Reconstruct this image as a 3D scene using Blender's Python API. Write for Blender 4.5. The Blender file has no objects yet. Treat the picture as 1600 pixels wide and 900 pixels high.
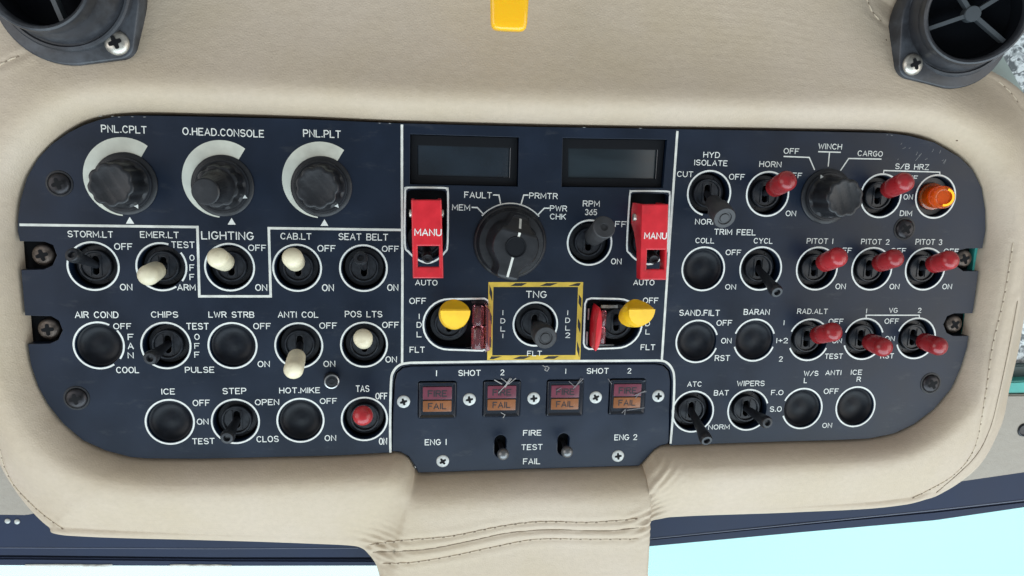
import bpy, bmesh, math, random
from math import pi, cos, sin, radians
from mathutils import Vector, Matrix
from mathutils.bvhtree import BVHTree
from mathutils.geometry import convex_hull_2d

random.seed(5)
S = bpy.context.scene
COL = S.collection
MM = 0.001

# ------------------------------------------------------------------ camera
# Panel frame, in millimetres: x to the right along the panel, y up along it, z out of it.
F = 1155.0
DIST = 332.0
A, B, G = 0.16635575, -0.12189795, 0.02890991
def _rot():
    Rx = Matrix(((1, 0, 0), (0, cos(A), -sin(A)), (0, sin(A), cos(A))))
    Ry = Matrix(((cos(B), 0, sin(B)), (0, 1, 0), (-sin(B), 0, cos(B))))
    Rz = Matrix(((cos(G), -sin(G), 0), (sin(G), cos(G), 0), (0, 0, 1)))
    return Rx @ Ry @ Rz
_R = _rot()
_X, _Y, _N = _R.col[0].copy(), _R.col[1].copy(), _R.col[2].copy()
_P0 = Vector((0, 0, DIST))
def c2p(v):
    return Vector((v.dot(_X), -v.dot(_Y), -v.dot(_N)))
CAM = c2p(-_P0)
def ray(px, py):
    return c2p(Vector(((px - 800) / F, (py - 450) / F, 1.0)))
def PX(px, py, h=0.0):
    d = ray(px, py)
    t = (h - CAM.z) / d.z
    return CAM + d * t
def mmpx(px, py, h=0.0):
    return (PX(px + 1, py, h) - PX(px, py, h)).length

# the panel hangs overhead: it faces down and back, the windscreen lies ahead of its lower edge
W = Matrix.Translation((0, 0, 1.45)) @ Matrix.Rotation(radians(140), 4, 'X')

cam_data = bpy.data.cameras.new('camera')
cam = bpy.data.objects.new('camera', cam_data)
COL.objects.link(cam)
cam_data.sensor_width = 36
cam_data.lens = 36 * F / 1600
cam_data.clip_start = 0.01
cam_data.clip_end = 100
_r = c2p(Vector((1, 0, 0))); _u = c2p(Vector((0, -1, 0))); _b = c2p(Vector((0, 0, -1)))
_m = Matrix((_r, _u, _b)).transposed().to_4x4()
_m.translation = CAM * MM
cam.matrix_world = W @ _m
S.camera = cam

# ------------------------------------------------------------------ world, lamps, exposure
w = bpy.data.worlds.new('World')
S.world = w
w.use_nodes = True
bg = w.node_tree.nodes['Background']
bg.inputs[0].default_value = (0.80, 0.90, 1.0, 1)
bg.inputs[1].default_value = 0.30
S.view_settings.view_transform = 'Standard'
S.view_settings.look = 'None'
S.view_settings.exposure = 0.0
S.view_settings.gamma = 1.0
S.view_settings.use_curve_mapping = False

def window_light(name, pos, target, sx, sy, power, color):
    ld = bpy.data.lights.new(name, 'AREA')
    ld.shape = 'RECTANGLE'
    ld.size, ld.size_y = sx, sy
    ld.energy = power
    ld.color = color
    o = bpy.data.objects.new(name, ld)
    COL.objects.link(o)
    d = (Vector(target) - Vector(pos)).normalized()
    q = d.to_track_quat('-Z', 'Y').to_matrix().to_4x4()
    q.translation = Vector(pos) * MM
    o.matrix_world = W @ q
window_light('windscreen_daylight', (110, -980, 750), (0, 0, 0), 2.5, 1.0, 31.0, (0.75, 0.90, 1.0))
window_light('right_door_window_daylight', (980, -120, 620), (0, 0, 0), 0.7, 0.9, 4.0, (1.0, 0.96, 0.90))
window_light('left_door_window_daylight', (-950, 60, 560), (0, 0, 0), 0.7, 0.9, 4.0, (1.0, 0.97, 0.95))
window_light('cabin_window_daylight', (0, 950, 420), (0, 60, 0), 1.2, 0.5, 0.4, (1.0, 0.97, 0.92))

# ------------------------------------------------------------------ materials
def mat(name, col, rough=0.5, metal=0.0, spec=0.5, var=0.0, vscale=60, bump=0.0, bscale=600, coat=0.0,
        emit=None, es=1.0, stretch=None):
    m = bpy.data.materials.new(name)
    m.use_nodes = True
    nt = m.node_tree
    p = nt.nodes['Principled BSDF']
    p.inputs['Base Color'].default_value = (*col, 1)
    p.inputs['Roughness'].default_value = rough
    p.inputs['Metallic'].default_value = metal
    p.inputs['Specular IOR Level'].default_value = spec
    p.inputs['Coat Weight'].default_value = coat
    p.inputs['Coat Roughness'].default_value = 0.12
    tc = nt.nodes.new('ShaderNodeTexCoord')
    src = tc.outputs['Object']
    if stretch:
        mp = nt.nodes.new('ShaderNodeMapping')
        mp.inputs['Scale'].default_value = stretch
        nt.links.new(src, mp.inputs[0]); src = mp.outputs[0]
    if var:
        n = nt.nodes.new('ShaderNodeTexNoise')
        n.inputs['Scale'].default_value = vscale
        n.inputs['Detail'].default_value = 6
        nt.links.new(src, n.inputs['Vector'])
        r = nt.nodes.new('ShaderNodeValToRGB')
        r.color_ramp.elements[0].position = 0.3
        r.color_ramp.elements[1].position = 0.7
        r.color_ramp.elements[0].color = (*[c * (1 - var) for c in col], 1)
        r.color_ramp.elements[1].color = (*[min(1, c * (1 + var)) for c in col], 1)
        nt.links.new(n.outputs['Fac'], r.inputs[0])
        nt.links.new(r.outputs[0], p.inputs['Base Color'])
        mr = nt.nodes.new('ShaderNodeMapRange')
        mr.inputs[3].default_value = max(0, rough - 0.12); mr.inputs[4].default_value = min(1, rough + 0.12)
        nt.links.new(n.outputs['Fac'], mr.inputs[0])
        nt.links.new(mr.outputs[0], p.inputs['Roughness'])
    if bump:
        n2 = nt.nodes.new('ShaderNodeTexNoise')
        n2.inputs['Scale'].default_value = bscale
        n2.inputs['Detail'].default_value = 4
        nt.links.new(src, n2.inputs['Vector'])
        b = nt.nodes.new('ShaderNodeBump')
        b.inputs['Strength'].default_value = bump
        b.inputs['Distance'].default_value = 0.0004
        nt.links.new(n2.outputs['Fac'], b.inputs['Height'])
        nt.links.new(b.outputs[0], p.inputs['Normal'])
    if emit:
        p.inputs['Emission Color'].default_value = (*emit, 1)
        p.inputs['Emission Strength'].default_value = es
    return m

def leather_mat(name, col, stain):
    m = mat(name, col, rough=0.55, spec=0.35)
    nt = m.node_tree; N = nt.nodes; L = nt.links
    p = N['Principled BSDF']
    tc = N.new('ShaderNodeTexCoord')
    big = N.new('ShaderNodeTexNoise'); big.inputs['Scale'].default_value = 11; big.inputs['Detail'].default_value = 5
    big.inputs['Roughness'].default_value = 0.6
    L.new(tc.outputs['Object'], big.inputs['Vector'])
    ramp = N.new('ShaderNodeValToRGB')
    ramp.color_ramp.elements[0].position = 0.36; ramp.color_ramp.elements[1].position = 0.62
    ramp.color_ramp.elements[0].color = (*stain, 1); ramp.color_ramp.elements[1].color = (*col, 1)
    L.new(big.outputs['Fac'], ramp.inputs[0])
    fine = N.new('ShaderNodeTexNoise'); fine.inputs['Scale'].default_value = 420; fine.inputs['Detail'].default_value = 3
    L.new(tc.outputs['Object'], fine.inputs['Vector'])
    fr = N.new('ShaderNodeMapRange'); fr.inputs[1].default_value = 0.3; fr.inputs[2].default_value = 0.7
    fr.inputs[3].default_value = 0.97; fr.inputs[4].default_value = 1.03
    L.new(fine.outputs['Fac'], fr.inputs[0])
    mul = N.new('ShaderNodeVectorMath'); mul.operation = 'SCALE'
    L.new(ramp.outputs[0], mul.inputs[0]); L.new(fr.outputs[0], mul.inputs['Scale'])
    # sparse dark specks
    vo = N.new('ShaderNodeTexVoronoi'); vo.inputs['Scale'].default_value = 34
    L.new(tc.outputs['Object'], vo.inputs['Vector'])
    lt = N.new('ShaderNodeMath'); lt.operation = 'LESS_THAN'; lt.inputs[1].default_value = 0.016
    L.new(vo.outputs['Distance'], lt.inputs[0])
    mix = N.new('ShaderNodeMix'); mix.data_type = 'RGBA'
    L.new(lt.outputs[0], mix.inputs['Factor']); L.new(mul.outputs[0], mix.inputs[6])
    mix.inputs[7].default_value = (0.12, 0.075, 0.05, 1)
    L.new(mix.outputs[2], p.inputs['Base Color'])
    # grain: cells and creases
    v2 = N.new('ShaderNodeTexVoronoi'); v2.inputs['Scale'].default_value = 900
    v2.feature = 'DISTANCE_TO_EDGE'
    L.new(tc.outputs['Object'], v2.inputs['Vector'])
    n3 = N.new('ShaderNodeTexNoise'); n3.inputs['Scale'].default_value = 190; n3.inputs['Detail'].default_value = 5
    mp = N.new('ShaderNodeMapping'); mp.inputs['Scale'].default_value = (0.8, 1.25, 1.0); mp.inputs['Rotation'].default_value = (0, 0, 0.5)
    L.new(tc.outputs['Object'], mp.inputs[0]); L.new(mp.outputs[0], n3.inputs['Vector'])
    b1 = N.new('ShaderNodeBump'); b1.inputs['Strength'].default_value = 0.4; b1.inputs['Distance'].default_value = 0.0003
    L.new(v2.outputs['Distance'], b1.inputs['Height'])
    b2 = N.new('ShaderNodeBump'); b2.inputs['Strength'].default_value = 0.30; b2.inputs['Distance'].default_value = 0.0008
    L.new(n3.outputs['Fac'], b2.inputs['Height']); L.new(b1.outputs[0], b2.inputs['Normal'])
    L.new(b2.outputs[0], p.inputs['Normal'])
    return m

M = {}
M['leather'] = leather_mat('beige_leather', (0.525, 0.43, 0.33), (0.49, 0.395, 0.28))
M['trim'] = leather_mat('grey_leather', (0.37, 0.33, 0.275), (0.34, 0.30, 0.25))
M['panel'] = mat('navy_black_panel_paint', (0.0036, 0.0098, 0.0235), 0.37, var=0.25, vscale=45, bump=0.05, bscale=900, spec=0.42)
M['fire'] = mat('navy_fire_panel_paint', (0.0036, 0.0100, 0.0255), 0.36, var=0.2, vscale=50, bump=0.05, bscale=900, spec=0.45)
M['back'] = mat('black_backing', (0.004, 0.005, 0.007), 0.7, spec=0.2)
M['white'] = mat('engraved_white_fill', (0.74, 0.75, 0.70), 0.6, var=0.10, vscale=500)
M['line'] = mat('ivory_line_paint', (0.66, 0.66, 0.60), 0.6, var=0.16, vscale=220)
M['cres'] = mat('aged_ivory_crescent_paint', (0.62, 0.63, 0.54), 0.6, var=0.14, vscale=120)
M['black'] = mat('black_plastic', (0.010, 0.011, 0.014), 0.38, var=0.3, vscale=150)
M['knob'] = mat('worn_black_knob_plastic', (0.009, 0.0098, 0.012), 0.44, var=0.35, vscale=180, bump=0.12, bscale=1200)
M['bush'] = mat('blackened_switch_bushing', (0.011, 0.013, 0.017), 0.34, metal=0.0, var=0.4, vscale=400)
M['plug'] = mat('matt_black_plug', (0.0028, 0.0042, 0.0075), 0.45, spec=0.22, var=0.3, vscale=300)
M['grey'] = mat('dark_grey_rubber', (0.030, 0.030, 0.032), 0.5, var=0.25, vscale=200, bump=0.1)
M['red'] = mat('red_plastic_sleeve', (0.36, 0.018, 0.022), 0.28, var=0.22, vscale=160, coat=0.15)
M['guard'] = mat('red_painted_guard', (0.58, 0.012, 0.022), 0.38, var=0.12, vscale=180)
M['cream'] = mat('cream_rubber_sleeve', (0.76, 0.68, 0.48), 0.36, var=0.10, vscale=230, bump=0.06, bscale=400)
M['yellow'] = mat('yellow_plastic', (0.93, 0.53, 0.010), 0.36, var=0.10, vscale=200)
M['handle'] = mat('glossy_yellow_handle', (0.95, 0.50, 0.006), 0.22, coat=0.3, emit=None)
M['hazard'] = mat('yellow_hazard_paint', (0.62, 0.42, 0.045), 0.55, var=0.15, vscale=200)
M['dark'] = mat('black_hazard_paint', (0.010, 0.010, 0.012), 0.55)
M['screwk'] = mat('black_oxide_screw', (0.028, 0.026, 0.028), 0.36, metal=0.6, var=0.4, vscale=500)
M['screwr'] = mat('rusty_steel_screw', (0.15, 0.12, 0.10), 0.45, metal=0.7, var=0.55, vscale=420)
M['screww'] = mat('worn_pale_screw_paint', (0.52, 0.53, 0.50), 0.45, metal=0.15, var=0.2, vscale=700)
M['slot'] = mat('black_screw_slot', (0.006, 0.006, 0.007), 0.7, spec=0.2)
M['tip'] = mat('dull_grey_lever_tip', (0.17, 0.17, 0.17), 0.36, metal=0.7)
M['chrome'] = mat('bright_metal', (0.42, 0.42, 0.41), 0.32, metal=1.0, var=0.2, vscale=400)
M['steel'] = mat('dull_screw_steel', (0.50, 0.47, 0.41), 0.36, metal=0.8, var=0.25, vscale=500)
M['vent'] = mat('dusty_black_rubber', (0.026, 0.0275, 0.032), 0.40, var=0.45, vscale=70, bump=0.15, bscale=250)
M['ventin'] = mat('black_vent_bore', (0.003, 0.004, 0.006), 0.8, spec=0.1)
M['spoke'] = mat('grey_vent_spokes', (0.05, 0.058, 0.064), 0.5)
M['lcd'] = mat('dark_display_glass', (0.010, 0.018, 0.027), 0.16, var=0.35, vscale=50, coat=0.3)
M['lcd2'] = mat('scratched_display_glass', (0.012, 0.021, 0.027), 0.32, var=0.4, vscale=70, bump=0.05, stretch=(0.25, 1.6, 1))
M['firelens'] = mat('dim_red_lens', (0.14, 0.026, 0.044), 0.3, var=0.2, vscale=150)
M['faillens'] = mat('dim_orange_lens', (0.25, 0.092, 0.032), 0.25, var=0.2, vscale=150)
M['lenstext'] = mat('lens_lettering', (0.010, 0.005, 0.008), 0.5)
M['crack'] = mat('cracked_clear_plastic', (0.34, 0.32, 0.30), 0.4)
M['annframe'] = mat('navy_lamp_housing', (0.008, 0.012, 0.020), 0.25)
M['smudge'] = mat('whitish_scuff', (0.16, 0.15, 0.15), 0.6)
M['thread'] = mat('beige_thread', (0.56, 0.47, 0.35), 0.7)
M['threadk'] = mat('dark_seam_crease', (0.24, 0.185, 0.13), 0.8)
M['frame'] = mat('navy_windscreen_frame_paint', (0.014, 0.023, 0.052), 0.6, spec=0.3, var=0.15, vscale=25, bump=0.05, bscale=200)
M['frameline'] = mat('worn_frame_edge', (0.11, 0.125, 0.17), 0.5)
M['teal'] = mat('teal_primer', (0.05, 0.36, 0.31), 0.4, var=0.15, vscale=90)
M['teald'] = mat('dark_green_seal', (0.02, 0.07, 0.07), 0.4)
M['pale'] = mat('pale_green_trim', (0.30, 0.36, 0.33), 0.5, var=0.1, vscale=60)
M['wear'] = mat('chipped_paint', (0.34, 0.34, 0.33), 0.6)

def weather(m, dirt, amount, rnd=0.0, scale=90, stretch=(1, 1, 1), lo=0.52, hi=0.72):
    """grime or scuff patches of their own shape, and a tone that differs from copy to copy"""
    nt = m.node_tree; N = nt.nodes; L = nt.links; p = N['Principled BSDF']
    inp = p.inputs['Base Color']
    tc = N.new('ShaderNodeTexCoord'); mp = N.new('ShaderNodeMapping'); mp.inputs['Scale'].default_value = stretch
    oi = N.new('ShaderNodeObjectInfo')
    L.new(tc.outputs['Object'], mp.inputs[0])
    off = N.new('ShaderNodeVectorMath'); off.operation = 'ADD'
    L.new(mp.outputs[0], off.inputs[0]); L.new(oi.outputs['Random'], off.inputs[1])
    n = N.new('ShaderNodeTexNoise'); n.inputs['Scale'].default_value = scale; n.inputs['Detail'].default_value = 8; n.inputs['Roughness'].default_value = .7
    L.new(off.outputs[0], n.inputs['Vector'])
    r = N.new('ShaderNodeMapRange'); r.inputs[1].default_value = lo; r.inputs[2].default_value = hi; r.inputs[4].default_value = amount
    L.new(n.outputs['Fac'], r.inputs[0])
    mx = N.new('ShaderNodeMix'); mx.data_type = 'RGBA'; mx.inputs[7].default_value = (*dirt, 1)
    L.new(r.outputs[0], mx.inputs['Factor'])
    if inp.is_linked: L.new(inp.links[0].from_socket, mx.inputs[6])
    else: mx.inputs[6].default_value = inp.default_value
    out = mx.outputs[2]
    if rnd:
        q = N.new('ShaderNodeMapRange'); q.inputs[3].default_value = 1 - rnd; q.inputs[4].default_value = 1 + rnd * .6
        L.new(oi.outputs['Random'], q.inputs[0])
        sc = N.new('ShaderNodeVectorMath'); sc.operation = 'SCALE'
        L.new(out, sc.inputs[0]); L.new(q.outputs[0], sc.inputs['Scale']); out = sc.outputs[0]
    L.new(out, inp)
weather(M['red'], (0.10, 0.012, 0.012), .6, .22, 130)
weather(M['cream'], (0.40, 0.31, 0.17), .55, .12, 120)
weather(M['guard'], (0.22, 0.02, 0.02), .5, .05, 90)
weather(M['yellow'], (0.40, 0.20, 0.02), .3, .05, 150)
weather(M['panel'], (0.050, 0.054, 0.060), .5, 0, 60, (1, 3, 1), .58, .75)
weather(M['fire'], (0.050, 0.054, 0.060), .5, 0, 70, (1, 2, 1), .58, .75)
weather(M['knob'], (0.04, 0.04, 0.042), .45, 0, 150)
weather(M['plug'], (0.020, 0.021, 0.023), .5, .3, 110)
weather(M['vent'], (0.10, 0.11, 0.125), .6, 0, 40, (1, 1, 1), .5, .7)
def crinkle():
    m = mat('crazed_roof_acrylic', (0.4, 0.45, 0.46), 0.35)
    nt = m.node_tree; N = nt.nodes; L = nt.links; p = N['Principled BSDF']
    tc = N.new('ShaderNodeTexCoord')
    n = N.new('ShaderNodeTexNoise'); n.inputs['Scale'].default_value = 260; n.inputs['Detail'].default_value = 6
    n.inputs['Distortion'].default_value = 1.5
    L.new(tc.outputs['Object'], n.inputs['Vector'])
    r = N.new('ShaderNodeValToRGB')
    r.color_ramp.elements[0].position = 0.40; r.color_ramp.elements[1].position = 0.60
    r.color_ramp.elements[0].color = (0.10, 0.12, 0.13, 1); r.color_ramp.elements[1].color = (0.75, 0.80, 0.80, 1)
    L.new(n.outputs['Fac'], r.inputs[0]); L.new(r.outputs[0], p.inputs['Base Color'])
    return m
M['crinkle'] = crinkle()

def amber():
    m = mat('amber_lens', (0.85, 0.20, 0.01), 0.12, coat=0.5)
    p = m.node_tree.nodes['Principled BSDF']
    p.inputs['Transmission Weight'].default_value = 0.75
    p.inputs['IOR'].default_value = 1.45
    return m
M['amber'] = amber()
def redclear():
    m = mat('clear_red_plastic', (0.95, 0.30, 0.33), 0.06, coat=0.6)
    p = m.node_tree.nodes['Principled BSDF']
    p.inputs['Transmission Weight'].default_value = 0.9
    p.inputs['IOR'].default_value = 1.3
    return m
M['redclear'] = redclear()
def glass(name, tint):
    m = bpy.data.materials.new(name); m.use_nodes = True
    nt = m.node_tree; nt.nodes.clear()
    o = nt.nodes.new('ShaderNodeOutputMaterial'); t = nt.nodes.new('ShaderNodeBsdfTransparent')
    g = nt.nodes.new('ShaderNodeBsdfGlossy'); mx = nt.nodes.new('ShaderNodeMixShader')
    t.inputs[0].default_value = (*tint, 1); g.inputs['Roughness'].default_value = 0.1
    mx.inputs[0].default_value = 0.04
    nt.links.new(t.outputs[0], mx.inputs[1]); nt.links.new(g.outputs[0], mx.inputs[2]); nt.links.new(mx.outputs[0], o.inputs[0])
    return m
M['paneL'] = glass('clear_windscreen', (0.91, 0.995, 1.0))
M['paneR'] = glass('cyan_tinted_windscreen', (0.745, 0.985, 0.99))

def skymat():
    m = bpy.data.materials.new('hazy_bright_sky'); m.use_nodes = True
    nt = m.node_tree; nt.nodes.clear()
    o = nt.nodes.new('ShaderNodeOutputMaterial'); e = nt.nodes.new('ShaderNodeEmission')
    tc = nt.nodes.new('ShaderNodeTexCoord'); n = nt.nodes.new('ShaderNodeTexNoise')
    n.inputs['Scale'].default_value = 0.7; n.inputs['Detail'].default_value = 4
    r = nt.nodes.new('ShaderNodeValToRGB')
    r.color_ramp.elements[0].color = (0.78, 0.93, 0.95, 1); r.color_ramp.elements[1].color = (1.06, 1.06, 1.03, 1)
    nt.links.new(tc.outputs['Object'], n.inputs['Vector']); nt.links.new(n.outputs['Fac'], r.inputs[0])
    nt.links.new(r.outputs[0], e.inputs[0]); e.inputs[1].default_value = 1.03
    nt.links.new(e.outputs[0], o.inputs[0])
    return m
M['sky'] = skymat()

# ------------------------------------------------------------------ mesh helpers (panel frame, mm)
class MB:
    def __init__(self):
        self.v = []; self.f = []
    def add(self, verts, faces):
        k = len(self.v)
        self.v += [Vector(a) for a in verts]
        self.f += [tuple(i + k for i in fc) for fc in faces]
        return self
    def quad(self, a, b, c, d):
        return self.add([a, b, c, d], [(0, 1, 2, 3)])
    def box(self, lo, hi, m=None):
        x0, y0, z0 = lo; x1, y1, z1 = hi
        vs = [Vector(p) for p in ((x0, y0, z0), (x1, y0, z0), (x1, y1, z0), (x0, y1, z0), (x0, y0, z1), (x1, y0, z1), (x1, y1, z1), (x0, y1, z1))]
        if m: vs = [m @ a for a in vs]
        return self.add(vs, [(3, 2, 1, 0), (4, 5, 6, 7), (0, 1, 5, 4), (1, 2, 6, 5), (2, 3, 7, 6), (3, 0, 4, 7)])
    def lathe(self, prof, m=None, n=40, mod=None, close_top=True, close_bot=False):
        m = m or Matrix()
        rings = []
        vs = []; fs = []
        for r, z in prof:
            k = len(vs)
            for i in range(n):
                a = 2 * pi * i / n
                rr = r * (mod(a, z) if mod else 1.0)
                vs.append(m @ Vector((rr * cos(a), rr * sin(a), z)))
            rings.append(k)
        for a, b in zip(rings[:-1], rings[1:]):
            for i in range(n):
                j = (i + 1) % n
                fs.append((a + i, a + j, b + j, b + i))
        if close_top: fs.append(tuple(rings[-1] + i for i in range(n)))
        if close_bot: fs.append(tuple(rings[0] + i for i in reversed(range(n))))
        return self.add(vs, fs)
    def prism(self, pts, z0, z1, m=None, top_scale=1.0, bev=0.0):
        m = m or Matrix()
        n = len(pts)
        area = sum(pts[i][0] * pts[(i + 1) % n][1] - pts[(i + 1) % n][0] * pts[i][1] for i in range(n))
        if area < 0: pts = list(reversed(pts))
        cx = sum(p[0] for p in pts) / n; cy = sum(p[1] for p in pts) / n
        R = max(1e-6, sum(math.hypot(p[0] - cx, p[1] - cy) for p in pts) / n)
        levels = [(1.0, z0)]
        if bev:
            levels += [(top_scale, z1 - bev), (top_scale * (1 - bev / R * .35), z1 - bev * .3), (top_scale * (1 - bev / R), z1)]
        else:
            levels += [(top_scale, z1)]
        vs = []; fs = []
        for s, z in levels:
            vs += [m @ Vector((cx + (p[0] - cx) * s, cy + (p[1] - cy) * s, z)) for p in pts]
        for l in range(len(levels) - 1):
            for i in range(n):
                j = (i + 1) % n
                fs.append((l * n + i, l * n + j, (l + 1) * n + j, (l + 1) * n + i))
        k = (len(levels) - 1) * n
        fs.append(tuple(k + i for i in range(n)))
        fs.append(tuple(reversed(range(n))))
        return self.add(vs, fs)
    def ribbon(self, pts, w, z=None, m=None):
        P = [Vector((p[0], p[1])) for p in pts]
        Q = [P[0]]
        for p in P[1:]:
            if (p - Q[-1]).length > 1e-4: Q.append(p)
        P = Q
        n = len(P)
        closed = (P[0] - P[-1]).length < 1e-3 and n > 3
        if closed: P = P[:-1]; n -= 1
        L = []; R = []
        for i in range(n):
            if closed or 0 < i < n - 1:
                a = (P[i] - P[i - 1]).normalized(); b = (P[(i + 1) % n] - P[i]).normalized()
            elif i == 0:
                a = b = (P[1] - P[0]).normalized()
            else:
                a = b = (P[-1] - P[-2]).normalized()
            t = a + b
            if t.length < 1e-3: t = a
            t.normalize()
            nrm = Vector((-t.y, t.x))
            k = min(1.6, 1.0 / max(0.3, t.dot(a)))
            e = Vector((0, 0))
            if not closed and i == 0: e = -a * w * .35
            if not closed and i == n - 1: e = a * w * .35
            L.append(P[i] + nrm * w / 2 * k + e); R.append(P[i] - nrm * w / 2 * k + e)
        z = z or 0.0
        f3 = lambda p: (m @ Vector((p.x, p.y, z))) if m else Vector((p.x, p.y, z))
        vs = [f3(p) for p in L] + [f3(p) for p in R]
        fs = []
        for i in range(n if closed else n - 1):
            j = (i + 1) % n
            fs.append((i, n + i, n + j, j))
        return self.add(vs, fs)
    def tube(self, pts, r, n=6):
        P = [Vector(p) for p in pts]
        vs = []; fs = []
        for i, p in enumerate(P):
            t = (P[min(i + 1, len(P) - 1)] - P[max(i - 1, 0)]).normalized()
            u = t.cross(Vector((0, 0, 1)))
            if u.length < 1e-3: u = t.cross(Vector((0, 1, 0)))
            u.normalize(); v = t.cross(u)
            for k in range(n):
                a = 2 * pi * k / n
                vs.append(p + (u * cos(a) + v * sin(a)) * r)
        for i in range(len(P) - 1):
            for k in range(n):
                l = (k + 1) % n
                fs.append((i * n + k, i * n + l, (i + 1) * n + l, (i + 1) * n + k))
        fs.append(tuple(range(n))[::-1]); fs.append(tuple((len(P) - 1) * n + k for k in range(n)))
        return self.add(vs, fs)
    def mesh(self, name, base=Vector((0, 0, 0)), smooth=True, angle=35):
        me = bpy.data.meshes.new(name)
        me.from_pydata([(a - base) * MM for a in self.v], [], self.f)
        me.update()
        if smooth:
            me.shade_smooth()
            me.set_sharp_from_angle(angle=radians(angle))
        return me

def tag(o, label, cat, group=None, kind=None):
    if label: o['label'] = label
    if cat: o['category'] = cat
    if group: o['group'] = group
    if kind: o['kind'] = kind
    return o
def thing(name, base, label, cat, group=None):
    o = bpy.data.objects.new(name, None)
    o.empty_display_size = 0.005
    COL.objects.link(o)
    o.matrix_world = W @ Matrix.Translation(Vector(base) * MM)
    o['_b'] = list(base)
    return tag(o, label, cat, group)
def base_of(o):
    while o.parent: o = o.parent
    return Vector(o['_b'])
def link(me, name, m, parent=None, base=None, label=None):
    o = bpy.data.objects.new(name, me)
    COL.objects.link(o)
    if not me.materials: me.materials.append(m)
    if parent is not None:
        o.parent = parent
    else:
        b = Vector(base) if base is not None else Vector((0, 0, 0))
        o.matrix_world = W @ Matrix.Translation(b * MM)
        o['_b'] = list(b)
    if label: o['label'] = label
    return o
def part(mb, name, m, parent, smooth=True, angle=35, label=None):
    return link(mb.mesh(name, base_of(parent), smooth, angle), name, m, parent, label=label)
def solo(mb, name, m, base, label, cat, group=None, kind=None, smooth=True, angle=35):
    o = link(mb.mesh(name, Vector(base), smooth, angle), name, m, None, base)
    return tag(o, label, cat, group, kind)

def filled(name, outer, holes, z0, z1, base, bevel=0.25):
    """flat plate with holes, from a filled 2-D curve"""
    cu = bpy.data.curves.new(name, 'CURVE')
    cu.dimensions = '2D'; cu.fill_mode = 'BOTH'
    for loop in [outer] + holes:
        sp = cu.splines.new('POLY')
        sp.points.add(len(loop) - 1)
        for p, c in zip(sp.points, loop): p.co = (c[0], c[1], 0, 1)
        sp.use_cyclic_u = True
    th = (z1 - z0) / 2
    cu.extrude = max(0.001, th - bevel); cu.bevel_depth = bevel; cu.bevel_resolution = 1; cu.offset = -bevel
    ob = bpy.data.objects.new(name, cu); COL.objects.link(ob)
    dg = bpy.context.evaluated_depsgraph_get(); dg.update()
    me = bpy.data.meshes.new_from_object(ob.evaluated_get(dg))
    bpy.data.objects.remove(ob); bpy.data.curves.remove(cu)
    for v in me.vertices:
        c = v.co + Vector((0, 0, (z0 + z1) / 2)) - base
        v.co = c * MM
    me.name = name
    me.materials.clear()
    me.shade_smooth(); me.set_sharp_from_angle(angle=radians(30))
    return me

def catmull(pts, closed=False, k=8):
    P = [Vector(p) for p in pts]; n = len(P); out = []
    for i in range(n if closed else n - 1):
        p0 = P[(i - 1) % n] if closed or i > 0 else P[0]
        p1 = P[i]; p2 = P[(i + 1) % n]
        p3 = P[(i + 2) % n] if closed or i + 2 < n else P[-1]
        for j in range(k):
            t = j / k
            out.append(0.5 * ((2 * p1) + (p2 - p0) * t + (2 * p0 - 5 * p1 + 4 * p2 - p3) * t * t + (3 * p1 - p0 - 3 * p2 + p3) * t ** 3))
    if not closed: out.append(P[-1])
    return out
def circle(c, r, n=48, a0=0, a1=360):
    full = abs(a1 - a0) >= 360
    k = n if full else max(6, int(n * abs(a1 - a0) / 360))
    return [Vector((c[0] + r * cos(radians(a0 + (a1 - a0) * i / (k if full else k - 1))), c[1] + r * sin(radians(a0 + (a1 - a0) * i / (k if full else k - 1))))) for i in range(k)]
def v2(p): return Vector((p[0], p[1]))
def pxl(pts, h=0.0): return [v2(PX(x, y, h)) for x, y in pts]
def rrect(x0, y0, x1, y1, r, n=6):
    out = []
    for cx, cy, a in ((x1 - r, y1 - r, 0), (x0 + r, y1 - r, 90), (x0 + r, y0 + r, 180), (x1 - r, y0 + r, 270)):
        for i in range(n + 1):
            t = radians(a + 90 * i / n)
            out.append(Vector((cx + r * cos(t), cy + r * sin(t))))
    return out
def frame_to(p, q, up=Vector((0, 1, 0))):
    """matrix whose z axis runs from p to q"""
    z = (Vector(q) - Vector(p)).normalized()
    x = up.cross(z)
    if x.length < 1e-4: x = Vector((1, 0, 0))
    x.normalize(); y = z.cross(x)
    m = Matrix((x, y, z)).transposed().to_4x4(); m.translation = Vector(p)
    return m

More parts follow.
